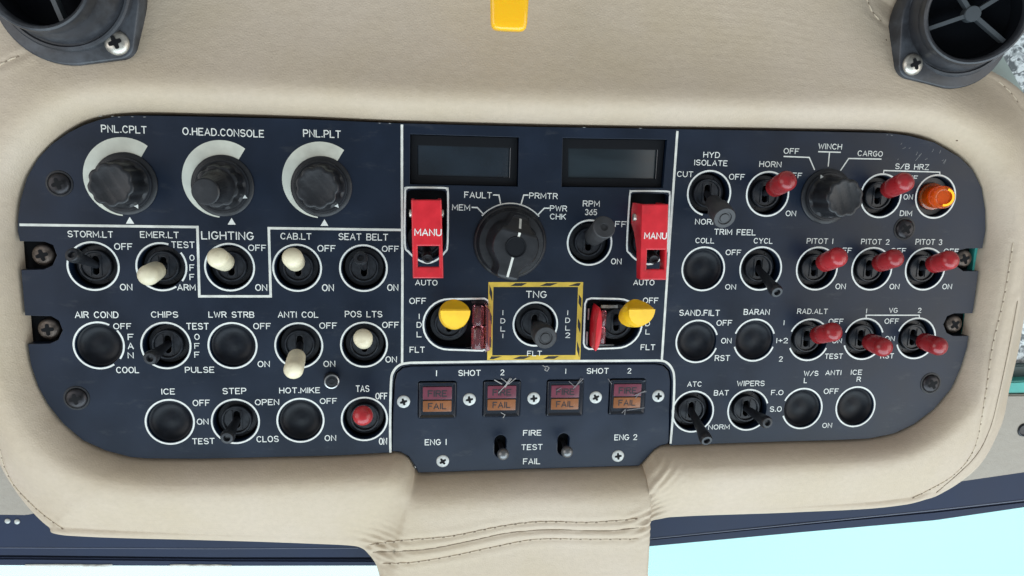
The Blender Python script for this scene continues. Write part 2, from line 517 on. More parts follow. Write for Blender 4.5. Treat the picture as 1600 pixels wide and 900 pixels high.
# ------------------------------------------------------------------ engraved lettering
def _arc(cx, cy, rx, ry, a0, a1, n=10):
    return [(cx + rx * cos(radians(a0 + (a1 - a0) * i / n)), cy + ry * sin(radians(a0 + (a1 - a0) * i / n))) for i in range(n + 1)]
GL = {
 'A': (4.2, [[(0, 0), (2.1, 6), (4.2, 0)], [(0.8, 1.9), (3.4, 1.9)]]),
 'B': (3.8, [[(2.3, 3.15)] + [(0, 3.15), (0, 6)] + [(2.2, 6)] + _arc(2.2, 4.6, 1.4, 1.4, 80, -90, 8)[0:], [(0, 3.1), (0, 0), (2.3, 0)] + _arc(2.3, 1.55, 1.5, 1.55, -80, 90, 8)]),
 'C': (4, [_arc(2.1, 3, 2.1, 3, 42, 318, 18)]),
 'D': (3.9, [[(0, 0), (0, 6), (1.6, 6)] + _arc(1.6, 3, 2.3, 3, 80, -80, 12) + [(1.6, 0), (0, 0)]]),
 'E': (3.5, [[(3.5, 6), (0, 6), (0, 0), (3.5, 0)], [(0, 3.1), (2.8, 3.1)]]),
 'F': (3.4, [[(3.4, 6), (0, 6), (0, 0)], [(0, 3.1), (2.7, 3.1)]]),
 'G': (4.1, [_arc(2.1, 3, 2.1, 3, 45, 345, 18) + [(4.15, 2.7), (2.5, 2.7)]]),
 'H': (3.8, [[(0, 0), (0, 6)], [(3.8, 0), (3.8, 6)], [(0, 3.1), (3.8, 3.1)]]),
 'I': (0.2, [[(0.1, 0), (0.1, 6)]]),
 'K': (3.8, [[(0, 0), (0, 6)], [(3.6, 6), (0, 2.2)], [(1.3, 3.6), (3.8, 0)]]),
 'L': (3.3, [[(0, 6), (0, 0), (3.3, 0)]]),
 'M': (4.6, [[(0, 0), (0, 6), (2.3, 1.6), (4.6, 6), (4.6, 0)]]),
 'N': (3.9, [[(0, 0), (0, 6), (3.9, 0), (3.9, 6)]]),
 'O': (4.3, [_arc(2.15, 3, 2.15, 3, 90, 450, 24)]),
 'P': (3.6, [[(0, 0), (0, 6), (2.1, 6)] + _arc(2.1, 4.4, 1.5, 1.6, 80, -80, 8) + [(2.1, 2.8), (0, 2.8)]]),
 'R': (3.8, [[(0, 0), (0, 6), (2.2, 6)] + _arc(2.2, 4.5, 1.5, 1.5, 80, -80, 8) + [(2.2, 3), (0, 3)], [(2.1, 3), (3.8, 0)]]),
 'S': (3.8, [_arc(1.9, 4.5, 1.75, 1.5, 25, 255, 12)[:] + _arc(1.95, 1.55, 1.85, 1.55, 75, -155, 12)]),
 'T': (3.8, [[(0, 6), (3.8, 6)], [(1.9, 6), (1.9, 0)]]),
 'U': (3.9, [[(0, 6), (0, 2)] + _arc(1.95, 2, 1.95, 2, 190, 350, 10) + [(3.9, 2), (3.9, 6)]]),
 'V': (4, [[(0, 6), (2, 0), (4, 6)]]),
 'W': (5.4, [[(0, 6), (1.35, 0), (2.7, 5), (4.05, 0), (5.4, 6)]]),
 'Y': (4, [[(0, 6), (2, 3), (4, 6)], [(2, 3), (2, 0)]]),
 'Z': (3.7, [[(0, 6), (3.7, 6), (0, 0), (3.7, 0)]]),
 'X': (3.8, [[(0, 6), (3.8, 0)], [(0, 0), (3.8, 6)]]),
 '1': (0.3, [[(0.15, 0), (0.15, 6)]]),
 '2': (3.3, [_arc(1.6, 4.4, 1.6, 1.6, 170, -20, 10) + [(0, 0), (3.4, 0)]]),
 '3': (3.3, [_arc(1.5, 4.5, 1.5, 1.5, 150, -80, 10) + _arc(1.5, 1.55, 1.7, 1.55, 80, -150, 12)]),
 '5': (3.4, [[(3.1, 6), (0.4, 6), (0.1, 3.3)] + _arc(1.6, 1.9, 1.75, 1.9, 125, -150, 12)]),
 '6': (3.5, [[(2.9, 6), (0.6, 3.2)] + _arc(1.75, 1.8, 1.7, 1.8, 140, -220, 18)]),
 '.': (0.5, [[(0.0, 0.35), (0.6, 0.35)]]),
 '/': (3.2, [[(0, 0), (3.2, 6)]]),
 '+': (3.2, [[(0, 3), (3.2, 3)], [(1.6, 1.4), (1.6, 4.6)]]),
 ' ': (2.2, []),
}
def text_into(mb, s, x0, x1, y0, y1, z=0.06, h=0.0, weight=0.135, slant=0.0):
    """letter s into mb so that it fills the given box of photo pixels, lying flat on the plane z = h"""
    ym = (y0 + y1) / 2; xm = (x0 + x1) / 2
    c = PX(xm, ym, h)
    wid = PX(x1, ym, h).x - PX(x0, ym, h).x
    hei = PX(xm, y0, h).y - PX(xm, y1, h).y
    return text_mm(mb, s, c.x, c.y, wid, hei, z + h, weight, slant)
def text_mm(mb, s, cx, cy, wid, hei, z, weight=0.135, slant=0.0):
    gap = 1.55
    tot = sum(GL[ch][0] for ch in s) + gap * (len(s) - 1)
    st = hei * weight
    sx = (wid - st) / max(tot, 0.3) if tot > 0.6 else 0.3
    sy = (hei - st) / 6
    if tot < 0.6: sx = sy
    x = -tot / 2
    q = 0
    for ch in s:
        gw, strokes = GL[ch]
        for sk in strokes:
            pts = [(cx + (x + a) * sx + slant * (b - 3) * sy, cy + (b - 3) * sy) for a, b in sk]
            mb.ribbon(pts, st, z + 0.006 * (q % 5)); q += 1
        x += gw + gap
    return mb

# ------------------------------------------------------------------ outline of the panel (photo pixels)
TOPL = [(27.5, 360), (28, 339), (31.7, 313.6), (42, 277.7), (59, 248), (80, 226), (105.6, 208), (131, 195.3), (156, 187), (181.6, 181.8), (211, 180.3),
        (300, 181.8), (470, 186), (620, 192.5), (840, 198.3), (1060, 201.8), (1220, 204.4), (1300, 206), (1390, 208), (1420, 212), (1460, 222.5), (1500, 246), (1520, 266), (1534, 294), (1539.5, 328), (1540, 360), (1535, 388)]
NR1 = [(1511, 388), (1499, 391), (1491, 402), (1495, 416), (1505, 423.5)]
MIDR = [(1529, 423.5), (1521, 482), (1519.5, 489.6)]
NR2 = [(1491, 489.6), (1480, 494), (1474, 507), (1479, 520), (1489, 525)]
LOWR = [(1513.4, 525), (1511, 543), (1501, 575), (1486.5, 607), (1459.6, 638.7), (1427.8, 663), (1396, 677.8), (1357, 685.5), (1300, 688), (1220, 690), (1100, 694), (1047, 696)]
FIRE_TOP = [(1048.5, 640), (1050, 595), (1047, 579), (1038, 570), (1026, 567), (800, 568), (642, 570.5), (628, 573), (618, 582), (614.5, 597), (612, 640)]
LOWL = [(609.5, 707), (532, 711.7), (310, 717), (230, 716.5), (205, 714.5), (165, 704), (129, 687.5), (99, 662), (75, 632), (60, 605), (48, 569), (43.5, 537.5)]
NL2 = [(78, 537), (91, 531), (98, 516), (92, 501), (80, 494)]
MIDL = [(39, 493), (33, 422)]
NL1 = [(68, 421), (82, 415), (89, 399), (83, 383), (70, 377.5)]
ENDL = [(31, 377)]
OUTLINE = TOPL + NR1 + MIDR + NR2 + LOWR + FIRE_TOP + LOWL + NL2 + MIDL + NL1 + ENDL
FIRE_BOTTOM = [(1043.7, 695), (1032, 697.5), (1022.6, 703.5), (1010, 718), (999.4, 729), (820, 734.3), (718, 738), (653, 740), (648.5, 730), (638, 714), (625, 707.2), (611, 706.5)]

R_RING = 10.5
# ring centres in photo pixels: key -> (x, y, gaps)
RINGS = {
 'storm': (145.7, 415.9, [(0, 360)]), 'emer': (252.4, 416.9, [(73, 302), (-35, 36)]), 'lighting': (358.9, 417.6, [(0, 360)]),
 'cab': (464.4, 418.6, [(0, 360)]), 'belt': (568, 419.1, [(0, 360)]), 'air': (154.5, 539.8, [(64, 303), (-34, 39)]),
 'chips': (259.4, 540, [(0, 360)]), 'lwr': (363.5, 540.1, [(0, 360)]), 'anticol': (467, 540, [(0, 360)]), 'pos': (568.9, 538.6, [(0, 360)]),
 'ice': (265.5, 659.3, [(0, 360)]), 'step': (368, 658.5, [(0, 360)]), 'mike': (469.6, 656.8, [(0, 360)]), 'tas': (569.5, 654.7, [(0, 360)]),
 'rpm': (921.3, 379.2, [(0, 360)]), 'tng': (836.5, 506.5, [(0, 360)]),
 'hyd': (1108, 302, [(-27, 255)]), 'horn': (1199.4, 303.1, [(0, 360)]), 'hrz': (1376.2, 306, [(0, 360)]), 'lamp': (1461.8, 307.2, [(0, 360)]),
 'coll': (1098.9, 420.2, [(0, 360)]), 'cycl': (1188.6, 419.7, [(0, 360)]), 'pitot1': (1276.4, 419.7, [(0, 360)]), 'pitot2': (1362.2, 420.1, [(0, 360)]),
 'pitot3': (1445.4, 420.4, [(0, 360)]), 'sand': (1089, 533.5, [(20, 340)]), 'baran': (1178.6, 531.6, [(20, 160), (200, 340)]),
 'radalt': (1264, 531, [(28, 155), (205, 335)]), 'vg1': (1349.3, 529.6, [(20, 160), (200, 340)]), 'vg2': (1431.2, 528.7, [(8, 158), (200, 340)]),
 'atc': (1082.7, 643.1, [(0, 360)]), 'wipers': (1168.9, 640.5, [(20, 310)]), 'wsl': (1253.5, 638.4, [(-158, 155)]), 'wsr': (1336.7, 635.6, [(0, 360)]),
}
RC = {k: PX(a, b) for k, (a, b, _) in RINGS.items()}

# shapes of the other openings
GL_OUT = pxl([(640, 293), (692, 293.5), (698, 296), (700, 302), (699.5, 380), (695, 394), (684, 405), (668, 411), (650, 404), (638, 393), (632.5, 380), (633, 302), (635, 295)])
GR_OUT = pxl([(992, 298.5), (1041, 299), (1046, 302), (1046.5, 308), (1043, 384), (1038, 398), (1028, 408), (1013, 413), (996, 407), (984, 396), (979.5, 383), (984, 306), (986, 300)])
DL_OUT = pxl([(757, 466.5), (763, 470), (765, 478), (763, 536), (760, 545), (754, 548)]) + [v2(PX(702, 507) + Vector((11.6 * cos(radians(a)), 11.6 * sin(radians(a)), 0))) for a in range(-90, -271, -12)]
DR_OUT = pxl([(920, 545.5), (914, 542), (912, 536), (914, 475), (917, 468), (924, 466)]) + [v2(PX(965, 505.7) + Vector((11.6 * cos(radians(a)), 11.6 * sin(radians(a)), 0))) for a in range(90, -91, -12)]
def shrink(loop, d):
    c = sum(loop, Vector((0, 0))) / len(loop)
    return [c + (p - c) * (1 - d / (p - c).length) for p in loop]

# ------------------------------------------------------------------ sky, windscreen, frame, cabin trim
sk = MB()
n = 24
vs = []; fs = []
for i in range(n + 1):
    for j in range(13):
        az = radians(-75 + 150 * i / n); el = radians(-62 + 70 * j / 12)
        vs.append(CAM + 4200 * Vector((sin(az) * cos(el), sin(el) - 0.25, -cos(az) * cos(el))))
for i in range(n):
    for j in range(12):
        fs.append((i * 13 + j, (i + 1) * 13 + j, (i + 1) * 13 + j + 1, i * 13 + j + 1))
sk.add(vs, fs)
o = solo(sk, 'sky', M['sky'], (0, 0, 0), None, None, kind='structure')

def slab(px_pts, h, th):
    """polygon seen through the listed photo pixels at heights h (one or per point), th mm thick"""
    hs = h if isinstance(h, (list, tuple)) else [h] * len(px_pts)
    top = [PX(x, y, z) for (x, y), z in zip(px_pts, hs)]
    mb = MB(); n = len(top)
    bot = [p - Vector((0, 0, th)) for p in top]
    mb.add(top + bot, [tuple(range(n))[::-1], tuple(n + i for i in range(n))] + [(i, (i + 1) % n, n + (i + 1) % n, n + i) for i in range(n)])
    bm = bmesh.new(); me = bpy.data.meshes.new('t')
    me.from_pydata([v[:] for v in mb.v], [], mb.f); bm.from_mesh(me); bmesh.ops.recalc_face_normals(bm, faces=bm.faces)
    bmesh.ops.bevel(bm, geom=list(bm.edges), offset=min(0.8, th * .3), segments=2, affect='EDGES')
    out = MB(); bm.verts.index_update()
    out.add([v.co.copy() for v in bm.verts], [[v.index for v in f.verts] for f in bm.faces])
    bm.free(); bpy.data.meshes.remove(me)
    return out
ZF = -34.0
# left and right halves of the windscreen frame
fl = thing('windscreen_crossbar', PX(300, 865, ZF), 'dark navy windscreen frame bar under the left half of the leather console', 'window frame', 'windscreen frame bars')
part(slab([(-160, 780), (40, 790), (330, 800), (640, 810), (640, 872), (330, 872), (40, 869), (-160, 868)], ZF, 12), 'rail', M['frame'], fl)
part(slab([(-160, 871), (40, 872), (330, 875), (640, 876), (640, 885), (330, 885.5), (40, 884.5), (-160, 884)], ZF - 3, 10), 'flange', M['frame'], fl)
part(slab([(-160, 855), (330, 857), (560, 856), (560, 857.3), (330, 858.3), (-160, 856.3)], ZF + .25, .5), 'scratch', M['frameline'], fl)
mb = MB()
for x0, x1, y in ((38, 175, 885.5), (264, 362, 885.5), (128, 170, 886)):
    pts = []
    k = 9
    for i in range(k): pts.append((x0 + (x1 - x0) * i / (k - 1), y - 2 - random.random() * 1.4))
    for i in range(k): pts.append((x1 - (x1 - x0) * i / (k - 1), y + random.random() * 0.9))
    mb.add(slab(pts, ZF - 2.2, 1).v, slab(pts, ZF - 2.2, 1).f) if False else mb.add(*(lambda s: (s.v, s.f))(slab(pts, ZF - 2.4, 1)))
part(mb, 'paint_chip', M['line'], fl)
mb = MB()
for x, y in ((12, 814), (27, 815)):
    p = PX(x, y, ZF)
    mb.lathe([(1.3, 0), (1.2, .4), (.8, .7), (.1, .8)], Matrix.Translation(p), 14)
part(mb, 'rivet', M['screww'], fl)
fr = thing('windscreen_crossbar', PX(1300, 800, ZF), 'dark navy windscreen frame bar under the right half of the leather console', 'window frame', 'windscreen frame bars')
part(slab([(960, 790), (1200, 770), (1400, 745), (1640, 715), (1640, 777), (1462, 798), (1250, 818), (960, 848)], ZF, 12), 'rail', M['frame'], fr)
part(slab([(960, 847.5), (1250, 819), (1462, 799), (1640, 779), (1640, 788), (1462, 814), (1250, 833), (960, 860)], ZF - 3, 10), 'flange', M['frame'], fr)
part(slab([(960, 847), (1250, 818), (1462, 796.5), (1640, 776.5), (1640, 778.3), (1462, 798.3), (1250, 819.6), (960, 848.6)], ZF + .3, .6), 'scratch', M['frameline'], fr)
for nm, pts, m, lab in (('windscreen', [(-200, 860), (640, 862), (640, 1060), (-200, 1060)], 'paneL', 'clear pale left windscreen pane below the navy frame bar'),
                        ('windscreen', [(955, 842), (1640, 760), (1640, 1060), (955, 1060)], 'paneR', 'cyan tinted right windscreen pane below the navy frame bar')):
    solo(slab(pts, ZF - 16, 3), nm, M[m], PX(pts[0][0], pts[0][1], ZF - 14), lab, 'windscreen', 'windscreen panes', smooth=False)

# grey padded headliner either side, behind the console
def pad(name, pts, h, lab, extra=None):
    t = thing(name, PX(*pts[0], h), lab, 'headliner', 'grey headliner pads')
    part(slab(pts, h, 14), 'padding', M['trim'], t)
    return t
pad('headliner_pad', [(-200, 560), (60, 560), (90, 795), (40, 806), (-200, 803)], ZF + 9, 'grey padded headliner strip left of the console above the navy frame')
hp = pad('headliner_pad', [(1500, 617), (1680, 617), (1680, 730), (1600, 739), (1400, 768), (1380, 740)], ZF + 9, 'grey padded headliner strip right of the console with a dark round hole')
mb = MB().lathe([(2.4, 0.0), (3.1, .6), (3.6, .3), (3.9, -.4)], Matrix.Translation(PX(1600, 672, ZF + 9.2)), 24, close_top=False)
mb.lathe([(2.5, .05), (1.2, -.02), (.05, -.03)], Matrix.Translation(PX(1600, 672, ZF + 9.35)), 24)
part(mb, 'hole_grommet', M['black'], hp)
rw = thing('roof_window', PX(1640, 400, ZF), 'crazed grey roof window with teal frame edge at the right of the console', 'roof window')
part(slab([(1500, -80), (1760, -80), (1760, 575), (1500, 575)], ZF - 4, 4), 'pane', M['crinkle'], rw, smooth=False)
part(slab([(1500, 572), (1760, 568), (1760, 590), (1500, 597)], ZF, 8), 'seal', M['teald'], rw)
part(slab([(1500, 599), (1760, 590), (1760, 612), (1500, 616.5)], ZF + 8, 14), 'sill', M['teal'], rw)
part(slab([(1330, -70), (1440, -70), (1475, 10), (1560, 72), (1622, 180), (1640, 240), (1588, 200), (1500, 110), (1380, 60)], ZF + 12, 8), 'trim_strip', M['pale'], rw)

# ------------------------------------------------------------------ leather console
PAIRS = [  # panel edge, outer edge, outer height, extra roll-off (photo pixels; mm)
 ((27, 360), (-120, 360), -14, .22), ((42, 278), (-120, 150), -10, .22), ((105, 208), (-100, -70), -8, .24), ((181, 182), (60, -130), -9, .40), ((330, 182), (300, -160), -10, .48),
 ((470, 186), (450, -165), -10, .5), ((620, 192.5), (600, -165), -10, .5), ((840, 198.3), (850, -165), -10, .5), ((1060, 202), (1090, -150), -10, .5), ((1220, 204.5), (1250, -110), -10, .48), ((1390, 208), (1383, -18), -6, .22),
 ((1460, 222), (1490, 80), -10, .18), ((1520, 266), (1606, 165), -12, .25), ((1540, 344), (1613, 330), -14, .3), ((1531, 424), (1600, 440), -14, .3), ((1521, 487), (1587, 530), -14, .3),
 ((1511, 543), (1570, 605), -14, .3), ((1486, 607), (1554, 668), -14, .32), ((1428, 663), (1510, 736), -14, .36), ((1357, 685.5), (1425, 783), -6, .22), ((1220, 690), (1240, 797.5), -6, .22), ((1100, 694), (1070, 803.5), -6, .22),
 ((1043, 696), (1028, 807), -6, .22), ((1025, 702), (1012, 811.5), -7, .22), ((1014, 713), (1004, 822), -8, .25), ((1005, 724), (1001.5, 850), -8, .25), ((998, 729), (1000, 975), -3, .16), ((900, 733), (900, 985), -3, .16), ((820, 735), (800, 985), -3, .16), ((718, 738.5), (700, 985), -3, .16), ((656, 740), (612, 975), -3, .16),
 ((648, 729), (592, 890), -8, .25), ((638, 714), (580, 866), -8, .25), ((622, 707), (566, 853), -7, .22), ((605, 708.5), (545, 848.5), -6, .22), ((532, 712), (470, 845.5), -6, .22), ((310, 717.5), (290, 839.5), -6, .22), ((215, 716), (105, 833), -6, .22),
 ((165, 704), (80, 818), -14, .36), ((129, 687.5), (48, 788), -14, .32), ((99, 662), (22, 752), -14, .30), ((75, 632), (2, 715), -14, .30), ((48, 569), (-40, 620), -14, .28), ((37, 480), (-90, 480), -14, .25)]
K = 14
inn = catmull([PX(*a, 0).to_3d() for a, b, z, k in PAIRS], True, K)
out = catmull([PX(*b, z) for a, b, z, k in PAIRS], True, K)
ks = catmull([Vector((k, 0, 0)) for a, b, z, k in PAIRS], True, K)
NR = len(inn)
_k = [0, .012, .03, .05, .08, .11, .14, .17, .2]
SS = _k + [.2 + .78 * (q + 1) / 74 for q in range(74)] + [.986, .993, 1.0]
def creases(p):
    """puckers beside the lower corners of the fire panel"""
    z = 0
    for cx, cy, ang, amp in ((PX(1012, 728).x, PX(1012, 728).y, 0.9, .5), (PX(1008, 800).x, PX(1008, 800).y, 0.4, .7), (PX(597, 852).x, PX(597, 852).y, -0.3, .5)):
        dx, dy = p.x - cx, p.y - cy
        r2 = dx * dx + dy * dy
        if r2 < 500:
            u = dx * sin(ang) - dy * cos(ang)
            z += amp * math.exp(-r2 / 110) * sin(u * 1.7)
    return z
lv = []; lf = []
for i in range(NR):
    a, b = inn[i], out[i]
    flat = Vector((b.x - a.x, b.y - a.y, 0)); Ld = flat.length; dirn = flat / Ld
    RR = min(15.0, Ld * .42)
    zs = []
    for s in SS:
        d = s * Ld
        lip = -6.0 + 15.5 * math.sqrt(max(0, 1 - (1 - min(1, d / RR)) ** 2))
        x = max(0, d - RR * .8)
        xs = max(0, d - RR * .55); drop = ks[i].x * 26 * (1 - math.exp(-(xs / 26) ** 1.25))
        e = Ld - d
        zs.append([d, lip - drop, e])
    # meet the outer edge height smoothly, then roll over it
    zend = zs[-1][1]; want = b.z + 5.0
    for d, z, e in zs:
        t = max(0, min(1, (d - RR) / max(1, Ld - RR)))
        z2 = z + (want - zend) * t * t * (3 - 2 * t)
        if e < 5: z2 -= 5.0 * (1 - math.sqrt(max(0, 1 - (1 - e / 5) ** 2)))
        p = Vector((a.x, a.y, 0)) + dirn * (d + 0.5)
        z2 += 0.35 * sin(p.x * .055 + 1.3) * sin(p.y * .07) * min(1, d / 20)
        lv.append(Vector((p.x, p.y, z2)))
    for k, (dz, ins) in enumerate(((-3, .2), (-10, 1.0), (-28, 3.0))):
        p = Vector((a.x, a.y, 0)) + dirn * (Ld + .5 - ins)
        lv.append(Vector((p.x, p.y, b.z + dz)))
m_ = len(SS) + 3
# let ridges that start at the panel corners die out towards the outer edge
for k in range(len(SS)):
    wdt = int(round(30 * max(0, SS[k] - .09)))
    if wdt < 1: continue
    zs = [lv[i * m_ + k].z for i in range(NR)]
    for _ in range(2):
        acc = []
        for i in range(NR):
            acc.append(sum(zs[(i + q) % NR] for q in range(-wdt, wdt + 1)) / (2 * wdt + 1))
        zs = acc
    f = min(1, max(0, (1 - SS[k]) / .12))
    for i in range(NR): lv[i * m_ + k].z = zs[i] * f + lv[i * m_ + k].z * (1 - f)
for i in range(NR):
    for k in range(len(SS)): lv[i * m_ + k].z += creases(lv[i * m_ + k])
for i in range(NR):
    j = (i + 1) % NR
    for k in range(m_ - 1):
        lf.append((i * m_ + k, j * m_ + k, j * m_ + k + 1, i * m_ + k + 1))
SEAMA = [(1583, 380), (1569, 464), (1550.5, 543), (1539, 622.5), (1522.6, 700), (1490, 742), (1443, 770), (1422, 780)]
SEAMB = [(1590, 470), (1577, 540), (1561, 615), (1546, 672), (1520, 718), (1462, 771)]
SEAML = [(-6, 680), (1, 706), (6, 727), (21, 757), (44, 783), (70, 806.5), (100, 828)]
ST1 = [(577, 852), (627.5, 845), (706, 838), (776, 824), (842, 815.6), (925, 816.5), (1006, 810)]
ST2 = [(583, 863), (662.5, 859), (732.5, 846), (794, 833), (859, 828), (947, 829.6), (1003, 824)]
ST3 = [(598, 881), (645, 879), (706, 869), (772, 855), (837.5, 843), (925, 842.7), (998, 842.7)]
ST4 = [(1352, -8), (1364, 20), (1384, 40)]; ST5 = [(1560, 127), (1580, 146), (1596, 168)]; ST6 = [(-5, 105), (12, 95), (40, 84)]
from mathutils.kdtree import KDTree
bvh = BVHTree.FromPolygons(lv, lf)
def on_leather(x, y):
    hit = bvh.ray_cast(CAM, ray(x, y).normalized())
    return (hit[0], hit[1]) if hit[0] else (None, None)
def seam_tree(lines):
    pts = []
    for L_ in lines:
        for q in catmull([Vector((x, y, 0)) for x, y in L_], False, 40):
            h, nn = on_leather(q.x, q.y)
            if h is not None: pts.append(h)
    kd = KDTree(len(pts))
    for a, p in enumerate(pts): kd.insert(p, a)
    kd.balance()
    return kd
kd1 = seam_tree([SEAMB, ST2]); kd2 = seam_tree([SEAMA, SEAML, ST1, ST3, ST4, ST5, ST6])
for v in lv:
    d = kd1.find(v)[2]
    if d < 8: v.z += -.6 * math.exp(-(d / .8) ** 2) + .4 * math.exp(-((d - 2.6) / 1.7) ** 2)
    d = kd2.find(v)[2]
    if d < 8: v.z += -.32 * math.exp(-(d / 1.0) ** 2) + .2 * math.exp(-((d - 2.8) / 1.6) ** 2)
con = thing('leather_console', PX(800, 150, 0), 'beige leather padded overhead console surrounding the black switch panel', 'console')
leather = part(MB().add(lv, lf), 'padding', M['leather'], con, angle=60)
bvh = BVHTree.FromPolygons(lv, lf)
def stitch(pts, name, m, step, dash, r, sink=0.0, jit=0.0, t0=0.0):
    dense = catmull([Vector((x, y, 0)) for x, y in pts], False, 24)
    P = []
    for q in dense:
        h, nn = on_leather(q.x, q.y)
        if h is not None:
            if nn.dot(CAM - h) < 0: nn = -nn
            if not P or (h - P[-1][0]).length < 8: P.append((h, nn))
    # resample by arc length
    mb = MB(); L = [0]
    for u, v in zip(P[:-1], P[1:]): L.append(L[-1] + (v[0] - u[0]).length)
    def at(t):
        for k in range(len(L) - 1):
            if L[k + 1] >= t:
                f = (t - L[k]) / max(1e-6, L[k + 1] - L[k])
                return P[k][0].lerp(P[k + 1][0], f), P[k][1]
        return P[-1]
    t = t0
    while t + dash < L[-1]:
        seg = []
        for k in range(4):
            h, nn = at(t + dash * k / 3)
            lift = (0.10 if 0 < k < 3 else -0.12) - sink if dash < step else -sink
            side = Vector((-nn.y, nn.x, 0)) * (jit * (k - 1.5))
            seg.append(h + nn * lift + side)
        mb.tube(seg, r, 6)
        t += step
    part(mb, name, m, con)
for pts in (SEAMA, SEAML, ST1, ST3, ST4, ST5, ST6):
    stitch(pts, 'stitching', M['thread'], 4.8, 3.6, .30, -.06, .22)
    stitch(pts, 'stitch_holes', M['threadk'], 4.8, 1.0, .40, .16, 0, 3.7)
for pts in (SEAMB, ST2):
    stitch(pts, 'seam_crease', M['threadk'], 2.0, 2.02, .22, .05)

# ------------------------------------------------------------------ overhead panel
pan = thing('overhead_panel', PX(800, 450), 'large navy black overhead switch panel with white engraved lettering', 'switch panel')
hole = []
for k in RC: hole.append(circle(RC[k], 9.35, 40))
hole += [shrink(GL_OUT, 1.1), shrink(GR_OUT, 1.1), shrink(DL_OUT, 1.0), shrink(DR_OUT, 1.0)]
DISP1 = pxl([(641, 209.5), (811, 214.5), (809.5, 291.5), (640.5, 288)])
DISP2 = pxl([(879.5, 215.5), (1042.5, 218), (1036, 293.5), (877.5, 292)])
hole += [DISP1, DISP2]
plate = filled('faceplate', pxl(OUTLINE), hole, -5.0, 0.0, base_of(pan), .12)
link(plate, 'faceplate', M['panel'], pan)
BACK_OLD = pxl([(50, 340), (70, 260), (120, 215), (190, 190), (840, 205), (1390, 215), (1480, 250), (1515, 300), (1522, 380), (1520, 430), (1510, 500), (1490, 560), (1420, 650), (1350, 675), (1000, 690), (660, 700), (230, 700), (130, 660), (70, 570), (52, 480)])
BACK = pxl([q for q in TOPL + MIDR + LOWR + [(1045, 700), (610, 712)] + LOWL + MIDL])
_c = sum(BACK, Vector((0, 0))) / len(BACK)
part(MB().prism([tuple(p + (p - _c).normalized() * 4.0) for p in BACK], -14, -8.2), 'backing', M['back'], pan, smooth=False)
# wells behind the openings and rails in the side notches
mb = MB()
for x, y in ((1526, 406), (1516.5, 507)):
    p = PX(x, y, -4); mb.box((p.x - 1.2, p.y - 6.5, -9), (p.x + 1.3, p.y + 6.5, -4.5))
part(mb, 'primer_edge', M['teal'], pan)

# white lines
LT = 1.05
def line_part(polys, name, wd, m='line', z=0.05):
    mb = MB()
    for pts in polys: mb.ribbon(pxl(pts), wd, z)
    part(mb, name, M[m], pan, smooth=False)
line_part([[(32, 351.2), (308.5, 354.8), (311.5, 463), (423, 463), (420, 356.5), (625.5, 359.3)]], 'border_line', LT)
line_part([[(628, 196), (628, 280), (628.8, 430), (628.3, 568)]], 'border_line', LT)
line_part([[(1058.3, 206), (1046, 380), (1034, 563.5)]], 'border_line', LT * 1.02)
fl_pts = catmull([PX(x, y).to_3d() for x, y in [(610, 706), (609.6, 660), (611, 598), (614.5, 581), (625, 570), (641, 566.8)]], False, 6) + catmull([PX(x, y).to_3d() for x, y in [(800, 564.5), (1000, 563.5), (1028, 563.3), (1041, 566), (1050.5, 577), (1053.5, 594), (1052, 640), (1047.8, 692)]], False, 6)
mb = MB().ribbon([v2(p) for p in fl_pts], LT, .058)
part(mb, 'border_line', M['line'], pan, smooth=False)
for loop in (GL_OUT, GR_OUT, DL_OUT, DR_OUT):
    ll = catmull([p.to_3d() for p in loop], True, 3) if loop in (GL_OUT, GR_OUT) else [p.to_3d() for p in loop]
    ll = [v2(p) for p in ll]; ll.append(ll[0])
    part(MB().ribbon(ll, .78, .05), 'outline_mark', M['white'], pan, smooth=False)
for k, (x, y, arcs) in RINGS.items():
    mb = MB()
    for a0, a1 in arcs:
        pts = circle(RC[k], R_RING - .42, 64, a0, a1)
        if a1 - a0 >= 360: pts.append(pts[0])
        mb.ribbon(pts, .74, .05)
    part(mb, 'ring_mark', M['white'], pan, smooth=False)
# crescents and index triangles round the dimmers
DIM = [(196.3, 287.2), (348.5, 290.5), (502.8, 291.8)]
for (x, y), (tx, ty) in zip(DIM, ((203, 344.5), (362, 346), (507, 348))):
    c = PX(x, y); oc = c + Vector((-.25, 2.75, 0))
    mb = MB(); n = 60; vs = []
    for i in range(n + 1):
        a = radians(59 + (262 - 59) * i / n)
        d = Vector((cos(a), sin(a)))
        # radius of the outer circle seen from the inner centre
        off = v2(c - oc)
        bq = off.dot(d); ro = -bq + math.sqrt(max(0, bq * bq - off.length_squared + 16.1 ** 2))
        vs += [Vector((c.x + d.x * 12.9, c.y + d.y * 12.9, .05)), Vector((c.x + d.x * max(ro, 12.95), c.y + d.y * max(ro, 12.95), .05))]
    mb.add(vs, [(2 * i, 2 * i + 1, 2 * i + 3, 2 * i + 2) for i in range(n)])
    part(mb, 'crescent_mark', M['cres'], pan, smooth=False)
    p = PX(tx, ty)
    part(MB().add([(p.x - 1.65, p.y - 1.35, .05), (p.x + 1.65, p.y - 1.35, .05), (p.x, p.y + 1.5, .05)], [(0, 1, 2)]), 'index_mark', M['white'], pan, smooth=False)

